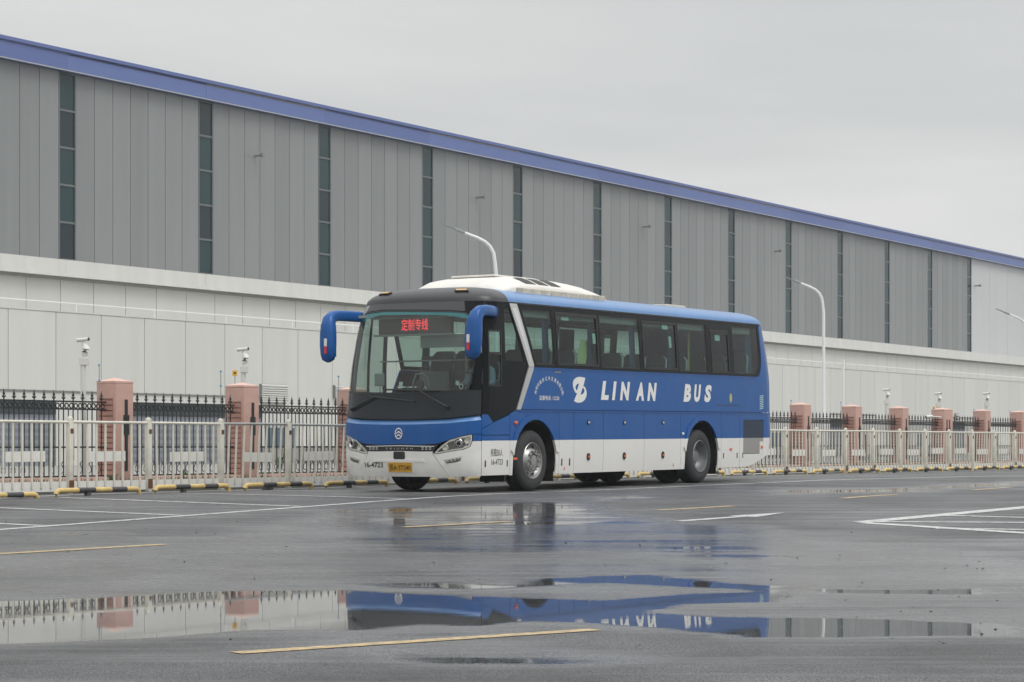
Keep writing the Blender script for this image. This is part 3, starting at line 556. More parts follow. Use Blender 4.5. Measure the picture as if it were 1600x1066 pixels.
# low front annex in off-white panels
A0 = (B0[0]+bn[0]*6-bd[0]*0, B0[1]+bn[1]*6)
an_x0 = (-800/FPX*71.6, 71.6)
ax = empty('annex', (an_x0[0], an_x0[1], 0), BRZ, label='low off-white panelled annex with roller shutters in front of the grey warehouse', cat='annex')
AP = 2.21; ATOP, ABOT = 5.10, 2.48
MB().box(-14, 158, .08, 5.8, 0, ATOP-.02).build('core_wall', M['gap'], ax)
MB().box(-14, 158, -.02, 5.9, ATOP, ATOP+.05).build('roof', M['lwall2'], ax)
def full(k):                                                         # panels that reach the ground
    c = .37+AP*(k+.5); 
    d = an_x0[1]+bd[1]*c; X = an_x0[0]+bd[0]*c; px = 800+FPX*X/d
    return 400 < px < 545 or (px > 545 and (k//3) % 3 != 1)
for k in range(-6, 70):
    s = .37+AP*k; alt = random.random() < .5; fu = full(k)
    z0 = .62 if fu else ABOT+.02
    inst(shared(CA, ('lp', alt, fu), lambda: MB().box(.013, AP-.013, 0, .08, z0, ATOP-.004, .006).build('annex_panel', M['lwall2' if alt else 'lwall'])), ax, (s, 0, 0))
    inst(shared(CA, 'flash', lambda: MB().box(0, AP, -.04, .08, ABOT-.04, ABOT+.012).build('drip_flashing', M['gap'])) if not fu else shared(CA, 'base', lambda: MB().box(0, AP, -.03, .08, .03, .60).build('base_course', M['yard'])), ax, (s, 0, 0))
    if not fu:
        d = an_x0[1]+bd[1]*s; px = 800+FPX*(an_x0[0]+bd[0]*s)/d
        white = (85 < px+30 < 180) if px < 400 else (k % 4 == 0)
        inst(shared(CA, 'lint2', lambda: MB().box(0, AP, -.01, .08, ABOT-.30, ABOT-.042).build('lintel_panel', M['lwall2'])), ax, (s, 0, 0))
        if white:
            inst(shared(CA, 'wp', lambda: MB().box(.01, AP-.01, 0, .08, .03, ABOT-.302).build('white_pier', M['lwall'])), ax, (s, 0, 0))
            inst(shared(CA, 'rd', lambda: MB().box(.55, .85, -.02, .0, .2, 1.3).build('red_panel', M['reddoor'])), ax, (s, 0, 0))
        else:
            inst(shared(CA, 'li', lambda: MB().box(0, AP, .0, .08, ABOT-.75, ABOT-.302).build('opening_shade_band', M['shadeband'])), ax, (s, 0, 0))  # dark strip stands in for the shade at the top of the opening
            for j in range(14):
                inst(shared(CA, ('sl', j % 2), lambda: MB().box(0, AP, .02+(j % 2)*.012, .08, 0, .118).build('shutter_slat', M['shutter2' if j % 2 else 'shutter'])), ax, (s, 0, .03+j*.1205))
    elif k % 2 == 0:
        inst(shared(CA, 'bg', lambda: MB().box(.15, AP-.15, -.012, .0, .10, 1.35).build('glazing', M['bglass'])), ax, (s, 0, 0))
        inst(shared(CA, 'bgf', lambda: MB().box(.10, AP-.10, -.02, -.013, 1.35, 1.43).build('glazing_head', M['trim'])), ax, (s, 0, 0))
def on_annex(px, py):
    d = 71.6*2930/(2930-px); return (d-71.6)/bd[1], CAMZ+(HOR-py)/FPX*d
for (x0, y0, x1, y1, n) in ((405, 600, 446, 629, 8), (520, 602, 531, 622, 6), (1259, 635, 1265, 652, 7), (1324, 640, 1336, 642, 1), (1396, 641, 1402, 650, 3), (1491, 646, 1496, 660, 3)):
    a, zt = on_annex(x0, y0); b, zb = on_annex(x1, y1); fr = MB().box(a, b, -.10, -.005, zb, zt).build('vent', M['gap'] if n > 1 else M['iron'], ax)
    for j in range(n):
        z = zb+(j+.5)*(zt-zb)/n; MB().add([(a+.0, -.105, z-.01), (b-.0, -.105, z-.01), (b-.0, -.16, z-.05), (a+.0, -.16, z-.05), (a+.0, -.105, z+.03), (b-.0, -.105, z+.03), (b-.0, -.16, z-.0), (a+.0, -.16, z-.0)], [(3, 2, 1, 0), (4, 5, 6, 7), (0, 1, 5, 4), (1, 2, 6, 5), (2, 3, 7, 6), (3, 0, 4, 7)]).build('louvre', M['lwall2'], fr)
for k in range(-3, 36):
    rl = MB().tube([(4.0*k, .4, ATOP+.35), (4.0*k+4.0, .4, ATOP+.35)], .018, 6).tube([(4.0*k, .4, ATOP), (4.0*k, .4, ATOP+.35)], .018, 6).build('roof_handrail', M['lampw'], ax)

# ------------------------------------------------------------------ street lamps in the yard
d0 = 52.0
for px, lb in ((775, 'white curved arm street lamp rising behind the bus roof'), (1287, 'white curved arm street lamp standing right of the bus'), (1606, 'white curved arm street lamp cut off by the right picture edge')):
    d = d0*2930/(2930-px); X = (px-800)/FPX*d; s1 = d/FPX
    e = empty('street_lamp', (X, d, .03), 0, label=lb, cat='street lamp', group='white street lamps in the yard')
    ax_ = Vector((-.97, -.24, 0))                                    # the arm reaches to the viewer's left
    P = [Vector((0, 0, z)) for z in (0, 1.0, 1.02, 3.5, 6.1)]; Rr = [.12, .12, .085, .075, .062]
    for t, h in ((.03, 6.42), (.08, 6.74), (.20, 6.95), (.36, 7.09), (.61, 7.21), (.81, 7.28), (1.03, 7.36)):
        P.append(ax_*t+Vector((0, 0, h))); Rr.append(.06-.014*t)
    MB().tube(P, Rr, 12).build('pole', M['lampw'], e, smooth=40)
    tip = P[-1]; dr = (P[-1]-P[-2]).normalized()
    hd = MB().tube([tip-dr*.02, tip+dr*.10, tip+dr*.30, tip+dr*.34], 0, 12, sq=[(.035, .05), (.045, .09), (.04, .085), (.02, .05)]).build('lamp_head', M['lampg'], e, smooth=40)
    MB().tube([tip+dr*.34, tip+dr*.62, tip+dr*.80], 0, 10, sq=[(.012, .10), (.014, .11), (.008, .06)]).build('led_module', M['lampg'], hd, smooth=40)

# ------------------------------------------------------------------ cctv posts, insulator rods, signs along the iron fence
def at_d(px, d): return ((px-800)/FPX*d, d)
def cctv(px, top, lb, flip=1):
    d = 39.4*3060/(3060-px); X, Y = at_d(px, d); zt = CAMZ+(HOR-top)/FPX*d
    e = empty('cctv_post', (X, Y, .03), 0, label=lb, cat='cctv camera', group='cctv posts behind the iron fence')
    MB().tube([(0, 0, 0), (0, 0, zt-.42)], .05, 10).build('post', M['cctv'], e, smooth=40)
    b = MB().box(-.06, .10, -.06, .06, zt-.50, zt-.36, .01).build('junction_box', M['cctv'], e)
    MB().tube([(.02, 0, zt-.36), (.03, 0, zt-.26), (.06, -.02, zt-.20), (.03, 0, zt-.10)], [.045, .06, .075, .04], 10).build('dome_bracket', M['cctv'], e, smooth=40)
    c = MB().tube([(-.12*flip, .03, zt-.04), (.10*flip, -.03, zt-.02)], .036, 12).build('camera_body', M['cctv'], e, smooth=40)
    MB().tube([(.10*flip, -.03, zt-.02), (.112*flip, -.034, zt-.018)], .030, 12).build('lens', M['iron'], c)
    MB().tube([(.0, 0, zt-.16), (-.01, 0, zt-.06)], .018, 8).build('arm', M['cctv'], e)
cctv(130, 531, 'cctv camera post left of the leftmost pink pillar')
cctv(380, 546, 'cctv camera post behind the second pink pillar')
cctv(1385, 609, 'cctv camera post behind the third pillar right of the bus')
cctv(1466, 615, 'cctv camera post above the wide double pink pillar')
cctv(1541, 615, 'cctv camera post above the pillar right of the wide one')
def bullet():
    d = 38.4*3060/(3060-1454); X, Y = at_d(1449, d); z = CAMZ+(HOR-652)/FPX*d
    c = MB().tube([(.10, 0, .02), (-.10, -.04, .0)], .055, 12).build('bullet_camera', [M['cctv']], smooth=40); c.location = (X, Y-.3, z); tag(c, 'white bullet camera sticking out left of the wide pink pillar', 'cctv camera')
    MB().tube([(-.10, -.04, 0), (-.12, -.044, 0)], .046, 12).build('lens', M['iron'], c); MB().tube([(.08, 0, .02), (.42, .15, .0)], .02, 8).build('bracket', M['cctv'], c)
bullet()
for n_, (px, top, lb) in enumerate(((155, 569, 'on the leftmost pink pillar'), (345, 579, 'on the second pink pillar'), (529, 587, 'beside the bus windscreen'), (1236, 625, 'on the first pillar right of the bus'), (1314, 628, 'on the second pillar right of the bus'), (1522, 639, 'left of the last but one pillar'), (1578, 642, 'at the last pillar on the right'))):
    d = 38.6*3060/(3060-px); X, Y = at_d(px, d); zt = CAMZ+(HOR-top)/FPX*d
    e = empty('insulator_rod', (X, Y, 0), 0, label='thin wire fence rod with blue insulators '+lb, cat='fence rod', group='insulator rods on the pillars')
    MB().tube([(0, 0, 1.5), (0, 0, zt)], .008, 6).build('rod', M['wire'], e)
    for z in (zt-.02, zt-.30): MB().lathe([(.0, .02), (.022, .015), (.022, -.01), (.0, -.02)], 'z', (0, 0, z), 10).build('insulator', M['insul'], e)
for px, py, lb in ((367, 583, 'small yellow warning sign left of the second camera post'), (1459, 638, 'small yellow warning sign left of the fourth camera post'), (1466, 639, 'small yellow warning sign on the fourth camera post')):
    d = 39.2*3060/(3060-px); X, Y = at_d(px, d); z = CAMZ+(HOR-py)/FPX*d; w = 8 if px < 500 else 3
    o = MB().box(-w/2*d/FPX, w/2*d/FPX, -.006, .006, -.055, .055, .004).build('warning_sign', M['signy']); o.location = (X, Y, z); tag(o, lb, 'sign')
    MB().box(-.022, .022, -.009, -.0065, -.018, .018).build('pictogram', M['ink'], o)
    MB().tube([(0, .012, -1.2), (0, .012, .03)], .008, 6).build('stake', M['wire'], o)
# tall thin rod by the right lamp
d = 56.0*2930/(2930-1318); X, Y = at_d(1318, d); MBo = MB().tube([(0, 0, 0), (0, 0, CAMZ+(HOR-562)/FPX*d)], .05, 8).build('slim_pole', M['lampw']); MBo.location = (X, Y, .0); tag(MBo, 'slim white pole right of the right street lamp', 'pole')
# weeds on the verge
def weed(px, base, top, n, lb):
    d = 36.5*3060/(3060-px); X, Y = at_d(px, d); H = (base-top)/FPX*d
    e = empty('weed', (X, Y, .06), 0, label=lb, cat='weed', group='weeds on the verge'); st = MB(); lf = MB()
    for i in range(n):
        a = random.random()*6.28; l = random.uniform(.02, .14); h = H*random.uniform(.6, 1); tip = Vector((math.cos(a)*l, math.sin(a)*l, h)); st.tube([(0, 0, 0), tip*.5+Vector((0, 0, .03)), tip], .006, 5)
        for j in range(9):
            p = tip*random.uniform(.25, 1); b = random.random()*6.28; L = random.uniform(.05, .11); dv = Vector((math.cos(b), math.sin(b), random.uniform(.1, .8))).normalized()*L; sdv = dv.cross(Vector((0, 0, 1))).normalized()*L*.25
            lf.add([p, p+dv*.5+sdv, p+dv, p+dv*.5-sdv], [(0, 1, 2, 3)])
    st.build('stem', M['leaf'], e); lf.build('leaves', M['leaf'], e, fix=False)
weed(437, 746, 694, 7, 'tall green weed behind the railing between second pillar and bus')
weed(176, 748, 732, 5, 'low green weed at the foot of the leftmost pillar')
weed(285, 700, 680, 3, 'small weed behind the railing in front of the shutter')

# ------------------------------------------------------------------ bus skin: outline at height z, unrolled as (a, z)
TZ = lambda t: (np.array([q[0] for q in t]), np.array([q[1] for q in t]))
_W = TZ([(.2, 1.245), (.27, 1.258), (.45, 1.272), (.8, 1.275), (1.95, 1.275), (2.4, 1.252), (2.75, 1.225), (2.95, 1.205), (3.1, 1.18)])
_F = TZ([(.2, .27), (.3, .215), (.45, .185), (.7, .18), (1.0, .185), (1.15, .20), (1.5, .235), (2.0, .33), (2.4, .43), (2.78, .56), (2.95, .66), (3.1, .78)])
_R = TZ([(.2, 10.98), (.27, 11.04), (.6, 11.17), (.9, 11.20), (1.8, 11.18), (2.5, 11.06), (2.95, 10.95), (3.1, 10.90)])
U1, U2, NSE = 1.5, 10.2, 2.7
_tab = {}
def table(z):
    k = round(z, 3)
    if k not in _tab:
        W, F, Rr = (float(np.interp(z, *t)) for t in (_W, _F, _R))
        th = np.linspace(0, math.pi/2, 160); e = 2/NSE
        def se(x0, dep): return x0+dep*(1-np.cos(th).clip(0, 1)**e), W*np.sin(th).clip(0, 1)**e
        u, y = se(F, .55); u = np.append(u, U1); y = np.append(y, W)
        s = np.concatenate([[0], np.cumsum(np.hypot(np.diff(u), np.diff(y)))])
        u2, y2 = se(0, .42); u2 = (Rr-u2)[::-1]; y2 = y2[::-1]; u2 = np.concatenate([[U2], u2]); y2 = np.concatenate([[W], y2])
        s2 = np.concatenate([[0], np.cumsum(np.hypot(np.diff(u2), np.diff(y2)))])
        _tab[k] = (W, u, y, s/s[-1], s[-1], u2, y2, s2/s2[-1], s2[-1])
    return _tab[k]
A1, A2 = table(1.0)[4], table(1.0)[8]
AEND = A1+(U2-U1)+A2
def skin(a, z):
    W, u, y, c, L, u2, y2, c2, L2 = table(z); t = abs(a); sg = -1 if a >= 0 else 1      # a > 0: the driver's side, y < 0
    if t <= A1: q = t/A1; return float(np.interp(q, c, u)), sg*float(np.interp(q, c, y)), z
    if t <= A1+U2-U1: return U1+t-A1, sg*W, z
    q = (t-A1-U2+U1)/A2; return float(np.interp(q, c2, u2)), sg*float(np.interp(q, c2, y2)), z
def skin_n(a, z, h=.012):
    p0, p1 = Vector(skin(a-h, z)), Vector(skin(a+h, z)); q0, q1 = Vector(skin(a, z-h)), Vector(skin(a, z+h))
    n = (p1-p0).cross(q1-q0)
    return n.normalized()
def P3(a, z, off=0.0): return Vector(skin(a, z))+skin_n(a, z)*off
def ua(u, z=1.0):
    W, tu, ty, c, L, u2, y2, c2, L2 = table(z)
    if u <= U1: return A1*float(np.interp(u, tu, c))
    if u <= U2: return A1+u-U1
    return A1+U2-U1+A2*float(np.interp(-u, -u2[::-1], c2[::-1])) if False else A1+U2-U1+A2*float(np.interp(u, u2[:len(u2)], c2[:len(c2)]))

# ------------------------------------------------------------------ the bus
bus = empty('coach_bus', (BUSO[0], BUSO[1], 0), math.pi/2-BUSPSI, label='blue and white coach bus parked in front of the railing', cat='bus')
ref = Vector((BUSO[0]+br_[0]*2.1, BUSO[1]+br_[1]*2.1))
bus.rotation_mode = 'XYZ'; bus.rotation_euler = (0, -BUSPITCH, math.pi/2-BUSPSI); bus.location.z = -math.tan(BUSPITCH)*2.1
BUSM = Matrix.Translation(bus.location) @ bus.rotation_euler.to_matrix().to_4x4()

def inside(p, poly):
    x, y = p; c = False; n = len(poly)
    for i in range(n):
        (x0, y0), (x1, y1) = poly[i], poly[i-1]
        if (y0 > y) != (y1 > y) and x < (x1-x0)*(y-y0)/(y1-y0)+x0: c = not c
    return c
def edist(p, poly):
    P = Vector(p); m = 9
    for i in range(len(poly)):
        a, b = Vector(poly[i-1]), Vector(poly[i]); e = b-a; t = max(0, min(1, (P-a).dot(e)/max(e.dot(e), 1e-9))); m = min(m, (P-a-e*t).length)
    return m
def resample(poly, step):
    out = []
    for i in range(len(poly)):
        a, b = Vector(poly[i]), Vector(poly[(i+1) % len(poly)]); n = max(1, int((b-a).length/step+.999))
        out += [tuple(a+(b-a)*(j/n)) for j in range(n)]
    return out
def tri2d(poly, holes, step):
    loops = [resample(poly, step)]+[resample(h, step) for h in holes]; pts = []; ed = []
    for l in loops:
        n = len(pts); pts += l; ed += [(n+i, n+(i+1) % len(l)) for i in range(len(l))]
    xs = [p[0] for p in poly]; ys = [p[1] for p in poly]
    y = min(ys)+step/2
    while y < max(ys):
        x = min(xs)+step/2
        while x < max(xs):
            if inside((x, y), poly) and edist((x, y), poly) > step*.4 and not any(inside((x, y), h) or edist((x, y), h) < step*.4 for h in holes): pts.append((x, y))
            x += step
        y += step
    v, e, f, *_ = delaunay_2d_cdt([Vector(p) for p in pts], ed, [], 0, 1e-5)
    tris = []
    for t in f:
        c = (sum(v[i].x for i in t)/3, sum(v[i].y for i in t)/3)
        if inside(c, poly) and not any(inside(c, h) for h in holes): tris.append(tuple(t))
    return [tuple(p) for p in v], tris
def patch(name, poly, mt, holes=(), off=0.0, thick=.018, step=.14, parent=None, fn=None, mirror=False):
    """a panel of the bus skin: outline in (a, z), thick inwards"""
    if mirror: poly = [(-a, z) for a, z in poly][::-1]; holes = [[(-a, z) for a, z in h][::-1] for h in holes]
    v, t = tri2d(poly, list(holes), step); fn = fn or P3
    top = [fn(a, z, off) for a, z in v]
    # orient outwards
    a, b, c = t[0]; n = (top[b]-top[a]).cross(top[c]-top[a]); ca, cz = v[a]
    if n.dot(skin_n(ca, cz)) < 0: t = [q[::-1] for q in t]
    mb = MB(); mb.add(top, t)
    if thick > 0:
        bot = [fn(a, z, off-thick) for a, z in v]; n = len(v); mb.add(bot, [q[::-1] for q in t])
        cnt = {}
        for q in t:
            for i in range(3): cnt[(q[i], q[(i+1) % 3])] = 1
        rim = [(i, j) for (i, j) in cnt if (j, i) not in cnt]
        mb.f += [[j, i, n+i, n+j] for i, j in rim]; mb.mi += [0]*len(rim)
    o = mb.build(name, mt, parent or bus, smooth=32, fix=False)
    return o
def rect(a0, a1, z0, z1, r=0.0, n=5):
    if r <= 0: return [(a0, z0), (a1, z0), (a1, z1), (a0, z1)]
    out = []
    for cx, cz, t0 in ((a1-r, z0+r, -90), (a1-r, z1-r, 0), (a0+r, z1-r, 90), (a0+r, z0+r, 180)):
        out += [(cx+r*math.cos(R(t0+90*i/n)), cz+r*math.sin(R(t0+90*i/n))) for i in range(n+1)]
    return out
def arc(cu, cz, r, t0, t1, n=16): return [(cu+r*math.cos(R(t0+(t1-t0)*i/n)), cz+r*math.sin(R(t0+(t1-t0)*i/n))) for i in range(n+1)]
def ring(name, poly, w, mt, off, parent=None, thick=.02, step=.12, mirror=False):
    c = Vector((sum(p[0] for p in poly)/len(poly), sum(p[1] for p in poly)/len(poly)))
    n = len(poly); inn = []
    for i in range(n):
        p, q, r_ = Vector(poly[i-1]), Vector(poly[i]), Vector(poly[(i+1) % n])
        d1 = (q-p).normalized(); d2 = (r_-q).normalized(); nn = Vector((-(d1+d2).y, (d1+d2).x)).normalized()
        if (c-q).dot(nn) < 0: nn = -nn
        k = max(.5, abs(nn.dot(Vector((-d1.y, d1.x))))); inn.append(tuple(q+nn*(w/k)))
    return patch(name, poly, mt, [inn], off, thick, step, parent, mirror=mirror)
G = .005                                                              # half of a panel gap
FW, RW, TR = (2.10, .48), (7.96, .48), .48
SEAM = 1.28; BELT = 1.95; BOT = .26
def S(pts): return [(ua(u), z) for u, z in pts]
def arch(w, left, right, z0=BOT):                                     # wheel-arch edge from rear bottom round to front bottom
    c, rz = w[0], w[1]
    ru, rzr = .66, .645
    return [(c+ru, z0)]+[(c+ru*math.cos(R(t)), rz+rzr*math.sin(R(t))) for t in range(0, 181, 10)]+[(c-ru, z0)]
# ---- lower side, panel by panel (driver's side is seen; the kerb side repeats it)
for mir in (False, True):
    K = dict(mirror=mir)
    patch('front_door_panel', S([(.56+G, BOT+.01), (1.35-G, BOT+.01), (1.35-G, .88), (.56+G, .88)]), M['paint'], **K) if not mir else None
    patch('quarter_panel', S([(.56+G, .89), (1.35-G, .89), (1.35-G, 1.20), (.86, 1.075), (.56+G, .975)]) if not mir else S([(.56, BOT+.01), (1.35-G, BOT+.01), (1.35-G, 1.20), (.56, 1.20)]), M['paint'], **K)
    if not mir: patch('corner_panel', S([(.56+G, .985), (.85, 1.085), (.70, 1.20), (.56+G, 1.20)]), M['paint'])
    patch('front_fender', S([(1.35+G, BOT)]+arch(FW, 0, 0)[::-1]+[(2.86-G, BOT), (2.86-G, SEAM-G), (1.55, SEAM-G), (1.35+G, 1.215)]), M['paint'], step=.1, **K)
    for u0, u1, nm in ((2.86, 3.34, 'access_panel'), (3.34, 4.32, 'luggage_door'), (4.32, 5.76, 'luggage_door'), (5.76, 7.13, 'luggage_door')):
        d = patch(nm, S([(u0+G, BOT), (u1-G, BOT), (u1-G, SEAM-G), (u0+G, SEAM-G)]), M['paint'], step=.3, **K)
        if nm == 'luggage_door':
            sg = -1 if mir else 1; uc = (u0+u1)/2 if u0 > 3.4 else 3.81
            for zc, rr, nm2, m2 in ((1.085, .042, 'lock', M['iron']), (.52, .062, 'marker_lamp', M['seal'])):
                lk = patch(nm2, [(ua(uc)+rr*.85*math.cos(t*.4488), zc+rr*math.sin(t*.4488)) for t in range(14)], m2, off=.012, thick=.012, step=.2, parent=d, mirror=mir)
                patch('lens' if nm2 == 'marker_lamp' else 'handle', rect(ua(uc)-.03, ua(uc)+.032, zc-.016, zc+.016, .008), M['orange'] if nm2 == 'marker_lamp' else M['chrome'], off=.019, thick=.006, step=.2, parent=lk, mirror=mir)
    for k, u in ((0, 2.95), (1, 3.20)) if not mir else ():
        patch('latch', rect(ua(u)-.018, ua(u)+.018, .385, .50, .008), M['iron'], off=.003, thick=.004, step=.2)
    patch('rear_fender', S([(7.13+G, BOT)]+arch(RW, 0, 0)[::-1]+[(8.75-G, BOT), (8.75-G, SEAM-G), (7.13+G, SEAM-G)]), M['paint'], step=.1, **K)
    patch('engine_side_panel', S([(8.75+G, BOT), (9.53-G, BOT), (9.53-G, SEAM-G), (8.75+G, SEAM-G)]), M['paint'], step=.3, **K)
    gr = rect(ua(9.68), ua(10.56), .50, 1.14, .02); gr2 = rect(ua(10.38), ua(10.57), .40, .68, .01)
    patch('engine_door', S([(9.53+G, BOT), (9.9, .268), (10.2, .315), (10.5, .395), (10.75, .47), (10.92, .53)])+[(ua(10.92), SEAM-G), (ua(9.53)+G, SEAM-G)], M['paint'], [gr], step=.12, **K)
    gl = patch('engine_grille', [(a, z) for a, z in gr], M['grille'], off=-.03, thick=.006, **K)
    if not mir:
        a0, a1 = ua(9.68)+.01, ua(10.56)-.01; n = 26
        for i in range(n):
            c = a0+(i+.5)*(a1-a0)/n
            patch('grille_slat', rect(c-.011, c+.011, .51, .80), M['slatw'], off=-.004, thick=.012, step=.4, parent=gl)
            patch('grille_slat', rect(c-.012, c+.012, .803, 1.13), M['slatb'], off=-.004, thick=.012, step=.4, parent=gl)
        patch('lamp_block', rect(ua(10.40), ua(10.58), .49, .73, .01), M['white'], off=.004, thick=.02)
        patch('side_marker', rect(ua(10.44), ua(10.53), .60, .65, .01), M['orange'], off=.012, thick=.008, step=.3)
        for u, z in ((8.85, .48), (9.42, .48), (9.66, .48)): patch('latch', rect(ua(u)-.016, ua(u)+.016, z-.05, z+.05, .008), M['iron'], off=.003, thick=.004, step=.3)
        patch('side_marker', rect(ua(9.10), ua(9.20), .575, .615, .01), M['orange'], off=.008, thick=.008, step=.3)
        patch('side_marker', rect(ua(1.45), ua(1.56)-.0, .50, .535, .01), M['orange'], off=.008, thick=.008, step=.3)
        for u in (.64, 1.27): patch('latch', rect(ua(u)-.014, ua(u)+.014, .40, .50, .008), M['iron'], off=.003, thick=.004, step=.3)
        dm = MB().lathe([(.0, -.04), (.022, -.034), (.034, -.015), (.036, 0)], 'y', (0, 0, 0), 14).build('turn_indicator', M['orange'], bus, smooth=True); q = P3(ua(1.52), 1.07); dm.location = q
        dm = MB().lathe([(.0, -.03), (.016, -.026), (.026, -.012), (.028, 0)], 'y', (0, 0, 0), 12).build('reversing_bead', M['wtape'], bus, smooth=True); dm.location = P3(ua(7.21), .885)
        for u in (3.04, 6.86): patch('warning_decal', [(ua(u)-.02, .315), (ua(u)+.02, .315), (ua(u), .375)], M['red'], off=.002, thick=.001)
    # lips of the wheel arches
    for w in (FW, RW):
        o_ = [(w[0]+.745*math.cos(R(t)), w[1]+.02+.72*math.sin(R(t))) for t in range(8, 173, 8)]; i_ = [(w[0]+.66*math.cos(R(t)), w[1]+.645*math.sin(R(t))) for t in range(172, 7, -8)]
        patch('arch_lip', S(o_+i_), M['paint'], off=.022, thick=.03, step=.1, **K)
    # upper side skin below and behind the windows
    rear = [(10.30, BELT), (10.40, 1.98), (10.47, 2.06), (10.515, 2.2), (10.53, 2.4), (10.53, 2.94)]
    up = [(1.66, SEAM+G), (10.35, SEAM+G)]; ae = AEND-.55
    poly = S(up)+[(ae, SEAM+G), (ae, 2.945)]+S(rear[::-1])+S([(2.07, BELT), (2.05, 1.93)])
    patch('upper_side_panel', poly, M['blue'], step=.16, **K)
    patch('belt_moulding', S([(2.08, BELT-.022), (10.3, BELT-.022), (10.3, BELT-.004), (2.08, BELT-.004)]), M['blue'], off=.008, thick=.01, step=.4, **K)
    patch('rub_rail', S([(1.6, SEAM-.03), (10.9, SEAM-.03), (10.9, SEAM-.012), (1.6, SEAM-.012)]), M['blue'], off=.010, thick=.012, step=.4, **K)
    # dark inner liner that shows in the gaps
    patch('inner_liner', S([(.6, BOT+.04)]+[(FW[0]-.68, BOT+.04)]+[(FW[0]-.68*math.cos(R(t)), FW[1]+.66*math.sin(R(t))) for t in range(0, 181, 15)]+[(FW[0]+.68, BOT+.04), (RW[0]-.68, BOT+.04)]+[(RW[0]-.68*math.cos(R(t)), RW[1]+.66*math.sin(R(t))) for t in range(0, 181, 15)]+[(RW[0]+.68, BOT+.04), (9.6, BOT+.04), (10.5, .5), (10.7, 1.9), (2.1, 1.9), (1.6, 1.3), (.6, 1.15)]), M['dark'], off=-.05, thick=.01, step=.3, **K)
    # window band
    lower, upper = 1.995, 2.86
    wins = [('fixed', [(2.17, lower), (2.72, lower), (2.72, upper), (1.80, upper)]), ('slide', [(2.84, lower+.01), (4.20, lower+.01), (4.20, upper), (2.84, upper)]), ('fixed', [(4.29, lower), (5.66, lower), (5.66, upper+.01), (4.29, upper+.01)]), ('slide', [(5.77, lower+.01), (7.05, lower+.01), (7.05, upper-.02), (5.77, upper-.02)]),
            ('fixed', [(7.12, lower), (8.22, lower), (8.22, upper), (7.12, upper)]), ('slide', [(8.40, lower), (9.14, lower), (9.14, upper-.08), (8.40, upper-.08)]), ('fixed', [(9.33, lower), (10.15, lower), (10.30, 2.04), (10.42, 2.16), (10.45, 2.3), (10.45, upper+.02), (9.33, upper+.02)])]
    band = S([(2.09, BELT+.002), (10.30, BELT+.002), (10.38, 1.985), (10.455, 2.062), (10.50, 2.2), (10.515, 2.4), (10.515, 2.94), (1.68, 2.94)])
    wp = [S(w[1]) for w in wins]
    sur = patch('window_surround', band, M['black'], wp, off=-.004, thick=.02, step=.2, **K)
    for (kd, _), w in zip(wins, wp):
        patch('window_pane', w, M['glass'], off=-.012, thick=0, step=.5, **K)
        if kd == 'slide':
            ring('window_frame', w, .035, M['seal'], .002, mirror=mir, thick=.03)
            a0 = min(p[0] for p in w); a1 = max(p[0] for p in w)
            patch('window_rail', rect(a0+.03, a1-.03, 2.80 if a0 < ua(8) else 2.70, 2.835 if a0 < ua(8) else 2.74), M['seal'], off=.0, thick=.02, step=.5, **K)
        else: ring('pane_edge', w, .02, M['seal'], -.009, mirror=mir, thick=.004)
# black driver's corner on the near side: pillar and windows
drv = S([(.60, 1.205), (.705, 1.205), (.86, 1.085), (1.52, SEAM-.012), (1.53, 1.32), (1.89, 1.99), (1.415, 2.94)])+[(1.50, 2.94), (1.47, 2.60), (1.42, 2.0), (1.385, 1.205)]
dw = rect(ua(.70), ua(1.10), 1.63, 2.50, .04); qd = S([(1.22, 2.03), (1.80, 2.03), (1.76, 2.14), (1.44, 2.84), (1.22, 2.84)])
patch('driver_corner_panel', drv, M['black'], [dw, qd], off=-.002, thick=.02, step=.12)
d_ = patch('driver_window', dw, M['glass'], off=-.010, thick=0, step=.3); ring('window_frame', dw, .025, M['seal'], .003, parent=d_)
d_ = patch('quarter_window', qd, M['glass'], off=-.010, thick=0, step=.3)
patch('driver_window_bar', rect(ua(.70), ua(1.10), 2.12, 2.16), M['seal'], off=.002, thick=.02, step=.3)
# silver zigzag trim
ST1 = S([(1.42, 2.93), (1.66, 2.93), (2.065, 1.99), (2.06, 1.955), (1.905, 1.955), (1.895, 1.99)]); ST2 = S([(1.905, 1.95), (2.06, 1.95), (2.04, 1.90), (1.655, SEAM), (1.535, SEAM)])
t1 = patch('silver_trim', ST1, M['silver'], off=.014, thick=.02, step=.1); patch('trim_inlay', S([(1.50, 2.86), (1.635, 2.86), (1.995, 2.03), (1.935, 2.03)]), M['chrome'], off=.0165, thick=.003, step=.12, parent=t1)
patch('silver_trim', ST2, M['silver'], off=.014, thick=.02, step=.1)
# kerb-side front door: tall glass in a black frame
dd = S([(.62, 1.205), (1.66, 1.205), (1.66, 2.94), (.70, 2.94)]); dh = [rect(ua(.74), ua(1.12), 1.30, 2.82, .05), rect(ua(1.17), ua(1.57), 1.30, 2.82, .05)]
patch('passenger_door', dd, M['black'], dh, mirror=True, off=-.002)
for h_ in dh: patch('door_glass', h_, M['screen'], mirror=True, off=-.01, thick=0, step=.4)
